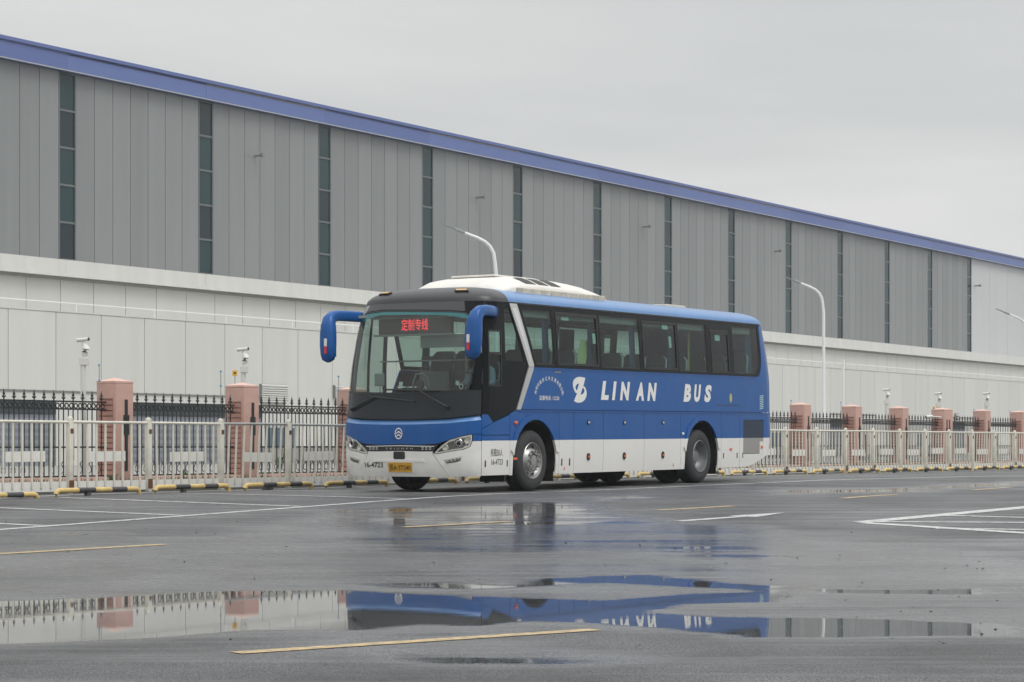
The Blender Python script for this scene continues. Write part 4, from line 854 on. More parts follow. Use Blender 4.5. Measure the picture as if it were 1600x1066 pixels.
# ---- rear
patch('rear_panel', [(ae+.006, SEAM), (AEND-.001, SEAM), (AEND-.001, 2.945), (ae+.006, 2.945)], M['blue'], step=.2); patch('rear_panel', [(ae+.006, SEAM), (AEND-.001, SEAM), (AEND-.001, 2.945), (ae+.006, 2.945)], M['blue'], step=.2, mirror=True)
a8 = ua(10.92)+.008
for mir in (False, True):
    patch('rear_bumper', [(a8, .535), (AEND-.6, .60), (AEND-.001, .60), (AEND-.001, SEAM-.01), (a8, SEAM-.01)], M['paint'], step=.2, mirror=mir)
    patch('tail_lamp', rect(AEND-.72, AEND-.60, .9, 1.25, .03), M['red'], off=.006, thick=.01, mirror=mir)
# ---- front
SM = 1.368
patch('windscreen_base', [(-1.42, 1.205), (-.85, 1.155), (-.3, 1.132), (.3, 1.130), (.84, 1.146), (SM, 1.205), (SM+.01, 1.56), (1.19, 1.575), (.83, 1.548), (.27, 1.522), (-.34, 1.525), (-.9, 1.545), (-1.42, 1.57)], M['frit'], off=0, step=.12)
WS = [(-1.50, 1.575), (-.9, 1.549), (-.34, 1.529), (.27, 1.526), (.83, 1.552), (1.16, 1.575), (1.21, 1.70), (1.26, 2.2), (1.28, 2.55), (1.22, 2.72), (1.10, 2.775), (.75, 2.80), (.05, 2.82), (-.75, 2.84), (-1.25, 2.82), (-1.50, 2.72)]
TE = [(-1.50, 2.66), (-.75, 2.765), (.05, 2.75), (.75, 2.725), (1.25, 2.66)]
WSg = [p for p in WS[:9]]+[(1.255, 2.655)]+TE[:4][::-1]+[(-1.50, 2.655)]
patch('windscreen', WSg, M['screen'], off=-.006, thick=0, step=.12)
patch('sun_band', [(-1.50, 2.657), (-.75, 2.767), (.05, 2.752), (.75, 2.727), (1.255, 2.657), (1.22, 2.72), (1.10, 2.775), (.75, 2.80), (.05, 2.82), (-.75, 2.84), (-1.25, 2.82), (-1.50, 2.72)], M['teal'], off=-.006, thick=0, step=.12)
ring('windscreen_seal', WS, .018, M['seal'], .0, thick=.02)
patch('near_pillar', [(1.175, 1.58), (SM+.005, 1.565), (1.41, 2.0), (1.46, 2.6), (1.49, 2.94), (1.1, 2.94), (1.12, 2.78), (1.235, 2.725), (1.295, 2.55), (1.275, 2.2), (1.225, 1.70)], M['black'], off=-.003, step=.1)
patch('far_pillar', [(-1.52, 1.575), (-1.51, 2.72), (-1.27, 2.83), (-1.27, 2.94), (-1.75, 2.94), (-1.60, 1.575)], M['inside'], off=-.003, step=.1)
patch('front_header', [(-1.27, 2.83), (-.75, 2.85), (.05, 2.83), (.75, 2.81), (1.115, 2.785), (1.095, 2.945), (-1.27, 2.945)], M['cap'], off=0, step=.1)
# blue front panel with a sloping lip painted lighter for the sky it faces, white bumper in three pieces
def lipfn(a, z, off):
    lo = float(np.interp(abs(a), [0, .3, .85, 1.37], [1.05, 1.052, 1.067, 1.118])); hi = lo+.068
    return P3(a, z, off-.05*max(0, min(1, (z-lo)/(hi-lo))))
btm = [(-SM, .905), (-1.217, .905), (-1.06, .876), (-.864, .82), (-.70, .762), (-.36, .742), (0, .752), (.36, .742), (.70, .762), (.864, .82), (1.06, .876), (1.217, .905), (SM, .905)]
lo_ = [(SM, 1.118), (.85, 1.067), (.3, 1.052), (-.3, 1.052), (-.85, 1.067), (-SM, 1.118)]; hi_ = [(SM, 1.19), (.85, 1.137), (.3, 1.122), (-.3, 1.122), (-.85, 1.137), (-SM, 1.19)]
patch('front_panel', btm+lo_, M['blue'], off=.012, step=.1)
patch('front_panel_lip', lo_[::-1]+hi_, M['blue_skylit'], off=.012, step=.05, fn=lipfn)
HL = [(.624, .62), (.655, .604), (.844, .638), (1.082, .676), (1.178, .715), (1.213, .794), (1.217, .897), (1.062, .868), (.864, .811), (.741, .727)]
FG = [(.765, .512), (.812, .436), (.964, .455), (1.053, .484), (1.072, .570), (.904, .541)]
for sg in (1, -1):
    f = lambda pts: [(sg*a, z) for a, z in pts][::sg]
    corner = f([(.862, BOT), (SM, BOT), (SM, .795)]); 
    bodyc = f([(.862, BOT), (SM-.0, BOT), (SM, .796), (1.225, .796), (1.19, .712), (1.09, .668), (.846, .630), (.66, .596), (.60, .612)])
    patch('bumper_corner', bodyc, M['white'], [f(FG)], off=.006, step=.09)
    patch('corner_infill', f([(1.228, .802), (SM, .802), (SM, .90), (1.23, .90)]), M['blue'], off=.006, step=.1)
    # headlamp
    bk = patch('headlamp', f(HL), M['lampdark'], off=-.05, thick=.01, step=.08)
    ring('chrome_rim', f(HL), .022, M['lamp'], -.002, parent=bk, thick=.045, step=.08)
    for ac, zc, rr, m_ in ((1.01, .765, .062, 'chrome'), (.80, .70, .045, 'lamp'), (1.14, .80, .04, 'lamp')):
        c = P3(sg*ac, zc, -.03); nn = skin_n(sg*ac, zc); q = nn.to_track_quat('Z', 'Y')
        o = MB().lathe([(.0, .0), (rr*.55, .01), (rr*.6, .018), (rr*.75, .016), (rr, .034), (rr*1.08, .03), (rr*1.08, -.01)], 'z', n=24).build('projector' if m_ == 'chrome' else 'reflector', M[m_], bk, smooth=40); o.location = c; o.rotation_euler = q.to_euler()
        if m_ == 'chrome':
            l = MB().lathe([(.0, .040), (rr*.3, .036), (rr*.55, .02)], 'z', n=20).build('projector_lens', M['black'], o, smooth=True)
    for i in range(4): patch('lamp_fin', f([(1.10+.02*i, .70+.045*i), (1.19, .715+.045*i), (1.19, .735+.045*i), (1.10+.02*i, .72+.045*i)]), M['lamp'], off=-.025, thick=.02, step=.1, parent=bk)
    patch('daytime_strip', f([(.70, .66), (.86, .78), (1.06, .835), (1.20, .865), (1.20, .88), (1.055, .852), (.85, .80), (.69, .675)]), M['lamp'], off=-.015, thick=.02, step=.08, parent=bk)
    patch('headlamp_lens', f(HL), M['clear'], off=.006, thick=0, step=.08, parent=bk)
    fb = patch('fog_lamp', f(FG), M['lampdark'], off=-.035, thick=.01, step=.1); ring('fog_rim', f(FG), .018, M['lamp'], .004, parent=fb, thick=.03, step=.1)
    for i in range(4):
        c = .83+i*.06; patch('fog_element', f(rect(c-.02, c+.02, .478+i*.012, .525+i*.012, .01)), M['lamp'], off=-.02, thick=.012, step=.1, parent=fb)
    patch('fog_lens', f(FG), M['clear'], off=.0, thick=0, step=.1, parent=fb)
patch('bumper_centre', [(-.852, BOT), (.852, BOT), (.593, .606), (.60, .640), (.36, .640), (0, .648), (-.36, .640), (-.60, .640), (-.593, .606)], M['white'], off=.012, step=.08)
patch('bumper_step', [(-.47, .482), (.47, .482), (.42, .518), (-.42, .518)], M['white'], off=.022, thick=.015, step=.1)
patch('radar_cover', rect(-.098, .11, .522, .640, .025), M['iron'], off=.020, thick=.014, step=.1)
gri = patch('front_grille', [(-.60, .645), (-.36, .648), (0, .656), (.36, .648), (.60, .645), (.69, .748), (.36, .735), (0, .745), (-.36, .735), (-.69, .748)], M['grille'], off=.0, step=.08)
patch('grille_bar', [(-.62, .712), (0, .722), (.62, .712), (.63, .722), (0, .734), (-.63, .722)], M['chrome'], off=.014, thick=.012, step=.1, parent=gri)
for sg in (-1, 1):
    for i in range(3):
        for j in range(2): c = sg*(.42+i*.065); patch('grille_stud', [(c-.018*sg, .668+j*.025), (c+.018*sg, .668+j*.025), (c+.026*sg, .683+j*.025), (c-.01*sg, .683+j*.025)][::sg], M['silver'], off=.008, thick=.006, step=.1, parent=gri)
# emblem: ring with double chevron
em = MB(); n = 28
for i in range(n):
    t0, t1 = 2*math.pi*i/n, 2*math.pi*(i+1)/n; q = []
    for t, r_ in ((t0, .086), (t1, .086), (t1, .070), (t0, .070)): q.append(P3(.002+r_*.82*math.cos(t), .914+r_*math.sin(t), .026))
    b = [P3(.002+r_*.82*math.cos(t), .914+r_*math.sin(t), .01) for t, r_ in ((t0, .086), (t1, .086), (t1, .070), (t0, .070))]
    em.add(q+b, [(0, 1, 2, 3), (0, 1, 5, 4), (2, 3, 7, 6)])
for dz in (.018, -.030):
    for sg in (-1, 1):
        ch = [(.002, .914+dz+.026), (.002+sg*.05, .914+dz-.012), (.002+sg*.05, .914+dz-.030), (.002, .914+dz+.004)]
        em.add([P3(a, z, .026) for a, z in ch]+[P3(a, z, .01) for a, z in ch], [(0, 1, 2, 3), (0, 1, 5, 4), (2, 3, 7, 6)])
em.build('emblem', M['chrome'], bus, smooth=30)
pl_ = patch('number_plate', rect(-.20, .24, .33, .47, .012), M['plate'], off=.034, thick=.008, step=.2)
patch('plate_holder', rect(-.235, .27, .315, .478, .01), M['white'], off=.024, thick=.012, step=.2)
# ---- roof
def roof_pt(a, k):
    """k 0 at the rim (z 2.945) .. 1 on the ridge"""
    x, y, z = skin(a, 2.945); sx = min(max(x, 1.75), 9.9); zz = 2.945+.265*math.sqrt(max(0, 1-(1-k)**3.6))
    return Vector((x+(sx-x)*k, y*(1-k), zz))
def roof_mesh(name, mt, a0, a1, n):
    ks = [0, .01, .025, .05, .08, .12, .17, .24, .33, .45, .6, .8, 1.0]; mb = MB(); h = len(ks)
    for i in range(n+1):
        a = a0+(a1-a0)*i/n
        mb.v += [tuple(roof_pt(a, k)) for k in ks]
    for i in range(n):
        for j in range(h-1): mb.f.append([i*h+j, (i+1)*h+j, (i+1)*h+j+1, i*h+j+1]); mb.mi.append(0)
    return mb.build(name, mt, bus, smooth=True)
ACAP = ua(1.40)
roof_mesh('front_cap', M['cap'], -ACAP, ACAP, 90)
roof_mesh('roof_panel', M['blue_skylit'], ACAP, AEND, 70); roof_mesh('roof_panel', M['blue_skylit'], -AEND, -ACAP, 70)
patch('gutter', [(ACAP, 2.93), (AEND-.5, 2.93), (AEND-.5, 2.955), (ACAP, 2.955)], M['seal'], off=.008, thick=.014, step=.3)
for a_, z_ in ((1.06, .10), (-1.06, .10)):
    p = roof_pt(a_, .12); p2 = roof_pt(a_, .2); ex = (roof_pt(a_+.12, .12)-roof_pt(a_-.12, .12)).normalized(); uu = (p2-p).normalized(); nn = ex.cross(uu); nn = nn if nn.z > 0 else -nn
    if nn.x > 0 and nn.z < .5: nn = -nn
    b = MB(); b.add([p+ex*sx_*.11+uu*su*.038+nn*h for h in (-.005, .022) for sx_, su in ((-1, -1), (1, -1), (1, 1), (-1, 1))], [(3, 2, 1, 0), (4, 5, 6, 7), (0, 1, 5, 4), (1, 2, 6, 5), (2, 3, 7, 6), (3, 0, 4, 7)]); o = b.build('clearance_lamp', M['seal'], bus)
    b = MB(); b.add([p+ex*sx_*.085+uu*su*.026+nn*h for h in (.02, .034) for sx_, su in ((-1, -1), (1, -1), (1, 1), (-1, 1))], [(3, 2, 1, 0), (4, 5, 6, 7), (0, 1, 5, 4), (1, 2, 6, 5), (2, 3, 7, 6), (3, 0, 4, 7)]); b.build('lens', M['amber'], o)
# ---- roof air conditioner: low tub with domed top, three fan slots each side
def ac_shell():
    us = [1.74, 1.77, 1.87, 2.03, 2.27, 2.55, 3.0, 3.6, 4.2, 4.65, 4.93, 5.09, 5.15]; hs = [.0, .05, .13, .20, .245, .27, .275, .27, .245, .21, .165, .10, .03]; ws = [.86, .89, .92, .93, .935, .94, .94, .94, .94, .935, .93, .91, .88]
    prof = [(-1, 0), (-1, .35), (-.985, .48), (-.95, .56), (-.80, .80), (-.70, .93), (-.5, .99), (0, 1.0), (.5, .99), (.70, .93), (.80, .80), (.95, .56), (.985, .48), (1, .35), (1, 0)]
    mb = MB(); h = len(prof)
    for u, hh, w in zip(us, hs, ws): mb.v += [(u, y*w, 3.10+(hh+.07)*zz) for y, zz in prof]
    for i in range(len(us)-1):
        for j in range(h-1): mb.f.append([i*h+j, i*h+j+1, (i+1)*h+j+1, (i+1)*h+j]); mb.mi.append(0)
    mb.f += [list(range(h)), list(range((len(us)-1)*h, len(us)*h))[::-1]]; mb.mi += [0, 0]
    return mb.build('roof_air_conditioner', M['ac'], bus, smooth=50)
ac = ac_shell()
for i in range(3):
    for sg in (-1, 1):
        u0 = 2.42+i*.40; b = MB()
        f = lambda u, y: (u, sg*y*.94, 3.10+.343*float(np.interp(y, [.5, .70, .80, .95], [.99, .93, .80, .56]))+.006)
        b.add([f(u0, .72), f(u0+.30, .72), f(u0+.36, .80), f(u0+.42, .93), f(u0+.10, .93), f(u0+.05, .80)], [(0, 1, 2, 5), (5, 2, 3, 4)]); b.build('fan_slot', M['seal'], ac)
for sg in (-1, 1):
    bb = MB().box(2.12, 4.98, .92, .955, 3.12, 3.225, .012) if sg > 0 else MB().box(2.12, 4.98, -.955, -.92, 3.12, 3.225, .012)
    bs = bb.build('side_skirt', M['acdirty'], ac)
    for i in range(9): MB().box(2.25+i*.31, 2.268+i*.31, sg*.955-.008, sg*.955+.006, 3.135, 3.215).build('clip', M['acdirty'], bs)
for y_ in (.45, -.35, .62): MB().lathe([(.0, .05), (.035, .045), (.05, .0)], 'z', (1.84, y_, 3.20), 12).build('bolt_cover', M['seal'], ac, smooth=True)
MB().box(2.3, 3.6, -.42, .42, 3.43, 3.462, .012).build('top_cover', M['ac'], ac)
hat = MB().box(8.25, 9.05, -.42, .42, 3.19, 3.262, .03).build('roof_hatch', M['acdirty'], bus, smooth=40); MB().box(8.2, 9.1, -.47, .47, 3.17, 3.20, .01).build('hatch_frame', M['dark'], hat)
MB().box(5.12, 5.6, -.5, -.3, 3.14, 3.225, .02).build('cable_cover', M['dark'], bus)
# ---- wheels
def wheel(name, cx, side, rear):
    y0 = side*1.245; s_ = -side
    e = MB(); T = TR
    pr = [(.285, .03), (.30, .008), (.34, .0), (.42, .008), (.455, .03), (.472, .055), (.48, .07)]
    for i in range(5): pr += [(.48, .075+i*.042), (.48, .10+i*.042), (.468, .103+i*.042), (.468, .113+i*.042)]
    pr += [(.48, .275), (.455, .31), (.40, .325), (.285, .30)]
    e.lathe([(r_, h*s_) for r_, h in pr], 'y', n=56); ty = e.build('wheel', M['rubber'], bus, smooth=35); ty.location = (cx, y0, TR)
    tb = MB().lathe([(.285, .30*s_), (.0, .30*s_)], 'y', n=32).build('brake_drum', M['dark'], ty)
    if rear: rp = [(.292, .012), (.284, .004), (.272, .008), (.262, .05), (.25, .11), (.215, .16), (.205, .175), (.15, .185), (.12, .18), (.105, .10), (.095, .09), (.0, .09)]
    else: rp = [(.292, .014), (.284, .004), (.272, .010), (.262, .045), (.235, .075), (.20, .055), (.185, .015), (.172, .004), (.13, .0), (.12, -.004), (.112, .03), (.108, .035), (.09, .02), (.085, -.012), (.0, -.016)]
    rm = MB().lathe([(r_, h*s_) for r_, h in rp], 'y', n=48).build('rim', M['rim' if rear else 'steel'], ty, smooth=40)
    nl = 10
    for i in range(nl):
        t = 2*math.pi*i/nl; c = (.148*math.cos(t), (.175 if rear else -.004)*s_, .148*math.sin(t)); MB().lathe([(.017, .0), (.017, -.03*s_), (.010, -.036*s_), (.0, -.036*s_)], 'y', c, 8).build('wheel_nut', M['steel'], rm)
    if not rear:
        for i in range(8):
            t = 2*math.pi*(i+.5)/8; c = (.218*math.cos(t), .062*s_, .218*math.sin(t)); MB().lathe([(.030, .004*s_), (.030, -.006*s_), (.0, -.0065*s_)], 'y', c, 12).build('hand_hole', M['seal'], rm)
for cx, nm, rear in ((FW[0], 'front', False), (RW[0]+.01, 'rear', True)):
    for side in (-1, 1):
        wheel(nm, cx, side, rear)
        if rear: MB().lathe([(.285, 0), (.40, .0), (.465, .03), (.48, .06), (.48, .24), (.46, .27), (.29, .28)], 'y', n=40).build('inner_tyre', M['rubber'], bus, smooth=35, loc=(cx, side*.60-.14, TR))
for w in (FW, RW):
    MB().tube([(w[0]+.02, -.9, TR), (w[0]+.02, .9, TR)], .09, 10).build('axle', M['dark'], bus)
    for side in (-1, 1):
        mb = MB(); pts = [(w[0]+.67*math.cos(R(t)), w[1]+.655*math.sin(R(t))) for t in range(-12, 193, 12)]
        for (a, b), (c, d) in zip(pts, pts[1:]): mb.add([(a, side*1.23, b), (c, side*1.23, d), (c, side*.7, d), (a, side*.7, b)], [(0, 1, 2, 3)])
        mb.build('wheel_well', M['dark'], bus, smooth=True, fix=False); MB().prism(pts, side*.69, side*.70, 'y').build('wheel_well_back', M['dark'], bus)
MB().box(.75, 1.38, -1.15, 1.15, .34, .7).box(2.82, 7.24, -1.17, 1.17, .32, 1.0).box(8.7, 10.3, -1.1, 1.1, .42, 1.0).box(1.38, 2.82, -.6, .6, .40, 1.0).box(7.24, 8.7, -.5, .5, .42, 1.0).build('underframe', M['dark'], bus)
mb = MB().box(1.30, 1.34, -1.2, -.75, .16, .50)
mb.build('mud_flap', M['dark'], bus); MB().box(2.78, 2.80, -1.2, -.72, .14, .6).build('mud_flap', M['dark'], bus); MB().box(8.66, 8.68, -1.2, -.6, .15, .6).build('mud_flap', M['dark'], bus)
# ---- mirrors
for sg, nm in ((-1, 'near'), (1, 'far')):
    X = lambda u, y, z: (u, sg*y, z)
    root = 1.03 if sg < 0 else .95; pth = [X(root, 1.20, 2.76), X(root-.07, 1.25, 2.77), X(.75, 1.33, 2.775), X(.50, 1.37, 2.775), X(.34, 1.37, 2.755), X(.25, 1.365, 2.69), X(.215, 1.355, 2.60), X(.20, 1.35, 2.48), X(.19, 1.345, 2.30), X(.185, 1.34, 2.15), X(.185, 1.34, 2.07), X(.19, 1.34, 2.03)]
    rad = [(.075, .045), (.085, .05), (.085, .05), (.085, .055), (.09, .075), (.10, .095), (.10, .115), (.10, .13), (.095, .135), (.085, .125), (.065, .10), (.02, .03)]
    # frames turn from horizontal arm to hanging head: keep the wide axis across the bus in the head
    mb = MB(); n = 18; rings = []
    for i, p in enumerate(pth):
        p = Vector(p); d = (Vector(pth[min(i+1, len(pth)-1)])-Vector(pth[max(i-1, 0)])).normalized(); w = Vector((0, 1, 0)); w = (w-d*w.dot(d)).normalized(); v = d.cross(w)
        for k in range(n):
            t = 2*math.pi*k/n; c, s_ = math.cos(t), math.sin(t); c = math.copysign(abs(c)**.7, c); s_ = math.copysign(abs(s_)**.7, s_); mb.v.append(tuple(p+w*(rad[i][1]*c)+v*(rad[i][0]*s_)))
    for i in range(len(pth)-1):
        for k in range(n): a = i*n+k; b = i*n+(k+1) % n; mb.f.append([a, b, b+n, a+n]); mb.mi.append(0)
    mb.f += [list(range(n))[::-1], list(range((len(pth)-1)*n, len(pth)*n))]; mb.mi += [0, 0]
    mr = mb.build('mirror', M['blue'], bus, smooth=50)
    MB().box(.276, .288, sg*1.345-.09, sg*1.345+.09, 2.12, 2.55, .004).build('mirror_glass', M['mirror'], mr)
    yc = sg*1.345+(.03 if sg < 0 else -.02)
    MB().box(.078, .10, yc-.022, yc+.022, 2.28, 2.40).build('white_stripe', M['wtape'], mr, loc=(.004, 0, 0)); MB().box(.076, .106, yc-.022, yc+.022, 2.165, 2.278).build('red_stripe', M['red'], mr, loc=(.008, 0, 0))
    if sg > 0: MB().tube([X(.40, 1.37, 2.70), X(.42, 1.37, 2.83)], .055, 12).build('hinge', M['iron'], mr)
    if sg < 0: MB().tube([X(.20, 1.34, 2.05), X(.22, 1.33, 1.92)], .02, 8).build('blind_spot_stalk', M['iron'], mr)
# ---- wipers
for (pa, pz), (ea, ez), (l0, l1) in (((.846, 1.31), (.33, 1.575), ((-.33, 1.59), (.72, 1.555))), ((-.986, 1.29), (-.50, 1.475), ((-.62, 1.49), (.28, 1.40)))):
    wa = MB().tube([P3(pa, pz, .02), P3(pa, pz, .05), P3((pa+ea)/2, (pz+ez)/2, .055), P3(ea, ez, .05)], [.035, .022, .016, .012], 8).build('wiper_arm', M['iron'], bus)
    MB().tube([P3(l0[0]+(l1[0]-l0[0])*i/8, l0[1]+(l1[1]-l0[1])*i/8, .028) for i in range(9)], .013, 6).build('wiper_blade', M['iron'], wa)
# ---- inside
MB().box(1.7, 10.4, -1.18, 1.18, 1.08, 1.14).box(.62, 1.7, -1.1, 1.1, .66, .74).box(1.68, 1.72, -1.18, 1.18, .7, 1.12).build('cabin_floor', M['lid'], bus)
MB().box(9.0, 9.05, -1.16, 1.16, 1.14, 2.2).build('rear_step', M['lid'], bus)
patch('dashboard_top', [(-1.25, 1.50), (1.25, 1.50), (1.2, 1.515), (-1.2, 1.515)], M['lid'], off=-.04, thick=.35, step=.12)
MB().box(.62, .98, -1.15, 1.0, .74, 1.50, .04).box(.72, 1.10, -1.12, -.25, 1.3, 1.58, .06).build('dashboard', M['lid'], bus, smooth=40)
for y0, y1, z0, z1 in ((-1.17, -.80, 2.74, 2.88), (.85, 1.17, 2.87, 2.93)): MB().box(1.9, 10.2, y0, y1, z0, z1, .02).build('luggage_rack', M['inside'], bus, smooth=40)
MB().box(.85, 1.9, -1.1, 1.1, 2.80, 2.92, .03).build('front_locker', M['inside'], bus, smooth=40)
def make_seat():
    s = MB().box(0, .44, -.215, .215, .42, .56, .05).build('seat', M['seat'], None, smooth=50)
    b = MB(); n = 7; prof = [(.36, .50, .20), (.40, .75, .215), (.45, 1.0, .215), (.49, 1.13, .19), (.50, 1.19, .13)]
    for x, z, w in prof: b.v += [(x, -w, z), (x, w, z), (x+.12, w*.95, z), (x+.12, -w*.95, z)]
    for i in range(4):
        for k in range(4): a = i*4+k; c = i*4+(k+1) % 4; b.f.append([a, c, c+4, a+4]); b.mi.append(0)
    b.f += [[3, 2, 1, 0], [16, 17, 18, 19]]; b.mi += [0, 0]
    bo = b.build('backrest', M['seat'], s, smooth=50)
    for sg in (-1, 1): MB().tube([(.42, sg*.215, .62), (.455, sg*.228, .95), (.50, sg*.212, 1.10), (.53, sg*.15, 1.17)], .022, 8).build('edge_trim', M['seatedge'], bo, smooth=True)
    MB().box(.10, .36, -.17, .17, 0, .42).build('pedestal', M['dark'], s)
    return s
seat0 = make_seat()
def tree_copy(o, parent):
    c = o.copy(); link(c, parent)
    for ch in o.children: tree_copy(ch, c)
    return c
for r_ in range(9):
    for y_ in (-.92, -.47, .47, .92):
        if r_ in (2, 3) and y_ > 0 and False: continue
        c = tree_copy(seat0, bus); c.location = (2.35+r_*.80, y_, 1.08)
for y_ in (-.94, -.47, 0, .47, .94):
    c = tree_copy(seat0, bus); c.location = (9.62, y_, 1.22)
ds = tree_copy(seat0, bus); ds.location = (1.28, -.62, .86); ds.name = 'driver_seat'
def drop(o):
    for ch in list(o.children): drop(ch)
    bpy.data.objects.remove(o)
drop(seat0)
# curtains drawn against the window posts
for u0 in (2.60, 4.08, 5.52, 6.96, 8.1, 10.1):
    for sg in (-1, 1):
        mb = MB(); w = .18 if u0 != 10.1 else .24; n = 16
        if sg > 0: w = .55 if u0 in (6.96, 8.1) else .12
        if sg < 0 and u0 in (8.1,): continue
        for i in range(n+1):
            t = i/n; mb.v += [(u0+w*t, sg*(1.13+.022*math.sin(t*22)), 1.99), (u0+w*t, sg*(1.10+.022*math.sin(t*22)), 2.80)]
        for i in range(n): mb.f.append([2*i, 2*i+2, 2*i+3, 2*i+1]); mb.mi.append(0)
        mb.build('curtain', M['curtain'], bus, smooth=True, fix=False)
card = MB().add([(3.92, -1.09, 2.46), (4.20, -1.09, 2.44), (4.02, -1.11, 2.04), (3.69, -1.11, 2.04), (3.92, -1.08, 2.46), (4.20, -1.08, 2.44), (4.02, -1.10, 2.04), (3.69, -1.10, 2.04)], [(3, 2, 1, 0), (4, 5, 6, 7), (0, 1, 5, 4), (1, 2, 6, 5), (2, 3, 7, 6), (3, 0, 4, 7)]).build('sunshade_card', M['yellowbox'], bus)
for u, z, w, h in ((3.18, 2.78, .24, .09), (4.10, 2.47, .10, .17), (6.67, 2.77, .22, .10), (6.83, 2.50, .09, .20), (8.72, 2.64, .2, .11)):
    patch('window_sticker', rect(ua(u)-w/2, ua(u)+w/2, z-h/2, z+h/2), M['sticker'], off=-.02, thick=.001, step=.4)
for i in range(6): patch('window_lettering', rect(ua(2.93)+i*.2, ua(2.93)+i*.2+.09, 2.86-.07, 2.86-.015, .01), M['seatedge'], off=-.02, thick=.001, step=.4)
MB().tube([(7.98, -1.0, 1.14), (7.98, -1.0, 2.9)], .02, 8).build('grab_pole', M['pole'], bus); MB().tube([(1.55, -.35, 1.0), (1.55, -.35, 2.85)], .02, 8).build('grab_pole', M['pole'], bus); MB().tube([(1.62, .45, .75), (1.62, .45, 1.65), (1.62, 1.0, 1.65)], .02, 8).build('grab_rail', M['chrome'], bus)
MB().box(1.66, 1.70, .05, .62, .75, 1.90, .02).build('partition', M['inside'], bus); MB().box(1.58, 1.62, -1.12, -.3, 1.2, 1.75, .02).build('partition', M['inside'], bus)
# destination display behind the windscreen
def flat_front(u, y, z): return (u, y, z)
led = MB().box(.70, .78, -.62, .74, 2.46, 2.70, .01).build('destination_display', M['ledbox'], bus)
MB().box(.66, .70, -.68, .80, 2.43, 2.46).box(.66, .70, -.68, .80, 2.70, 2.73).build('display_frame', M['inside'], led)
MB().box(.70, 1.9, -1.12, 1.12, 2.735, 2.78).build('header_shelf', M['inside'], bus)
MB().tube([(1.05, .0, 1.5), (1.0, .02, 1.78), (.98, .10, 1.86), (.98, .22, 1.84), (.99, .28, 1.72), (1.0, .29, 1.55)], .014, 8).build('hoop_rail', M['seatedge'], bus, smooth=True)
MB().lathe([(.0, .03), (.065, .03), (.075, .0), (.065, -.03), (.0, -.04)], 'x', (.97, .14, 1.68), 20).build('dash_fan', M['lid'], bus, smooth=40)
MB().box(.66, .70, .62, .80, 1.66, 1.86, .015).build('card_reader', M['seatedge'], bus); MB().tube([(.69, .71, 1.5), (.69, .71, 1.66)], .012, 8).build('reader_stalk', M['chrome'], bus)
MB().box(.74, .76, -.98, -.02, 2.24, 2.44, .005).build('sun_blind', M['inside'], bus)
MB().box(.98, 1.0, -.1, .12, 2.05, 2.12, .005).tube([(.99, .01, 2.12), (.99, .01, 2.28)], .01, 6).box(.96, 1.02, -.05, .07, 2.28, 2.36, .01).build('cabin_camera', M['lid'], bus)
MB().tube([(.98, -.9, 2.05), (.98, .9, 2.05)], .012, 6).build('cross_bar', M['seatedge'], bus)
sw = MB(); sw.tube([(1.20-.10*math.sin(2*math.pi*i/24), -.62+.23*math.cos(2*math.pi*i/24), 1.66+.20*math.sin(2*math.pi*i/24)) for i in range(25)], .016, 8, cap=False, up=(1, 0, .5)).tube([(.95, -.62, 1.35), (1.20, -.62, 1.66)], .03, 8).tube([(1.20, -.85, 1.66), (1.20, -.39, 1.66)], .014, 6); sw.build('steering_wheel', M['iron'], bus, smooth=True)
patch('round_sticker', [(1.045+.035*math.cos(t*.3), 1.63+.042*math.sin(t*.3)) for t in range(21)], M['wtape'], [[(1.045+.024*math.cos(t*.3), 1.63+.03*math.sin(t*.3)) for t in range(21)]], off=-.008, thick=.001, step=.3)
patch('small_sticker', [(.95, 1.66), (1.0, 1.64), (1.02, 1.69), (.97, 1.72)], M['sticker'], off=-.008, thick=.001, step=.3)
patch('permit_card', rect(-.10, -.03, 1.62, 1.72), M['wtape'], off=-.05, thick=.002, step=.3)
# ---- lettering
def text2d(txt, size, shear=0.0, bold=0.0, space=1.0):
    cu = bpy.data.curves.new('lettering', 'FONT'); cu.body = txt; cu.size = size; cu.shear = shear; cu.offset = bold; cu.space_character = space; cu.align_x = 'CENTER'; cu.align_y = 'CENTER'; cu.resolution_u = 3
    o = bpy.data.objects.new('lettering', cu); COL.objects.link(o); dg = bpy.context.evaluated_depsgraph_get(); me = bpy.data.meshes.new_from_object(o.evaluated_get(dg)); bpy.data.objects.remove(o)
    v = [(p.co.x, p.co.y) for p in me.vertices]; f = [tuple(p.vertices) for p in me.polygons]; bpy.data.meshes.remove(me)
    return v, f
def letter(name, txt, a, z, w, h, mt, off=.004, rot=0.0, shear=0.0, bold=0.0, parent=None, place=None, space=1.0):
    v, f = text2d(txt, 1.0, shear, bold, space)
    if not v: return
    x0, x1 = min(p[0] for p in v), max(p[0] for p in v); y0, y1 = min(p[1] for p in v), max(p[1] for p in v)
    sx, sy = w/max(x1-x0, 1e-6), h/max(y1-y0, 1e-6); c, s_ = math.cos(rot), math.sin(rot); out = []
    for x, y in v:
        X, Y = (x-(x0+x1)/2)*sx, (y-(y0+y1)/2)*sy; A, Z = a+X*c-Y*s_, z+X*s_+Y*c
        out.append(place(A, Z) if place else P3(A, Z, off))
    mb = MB(); mb.add(out, f)
    return mb.build(name, mt, parent or bus, fix=False)
zl = 1.615
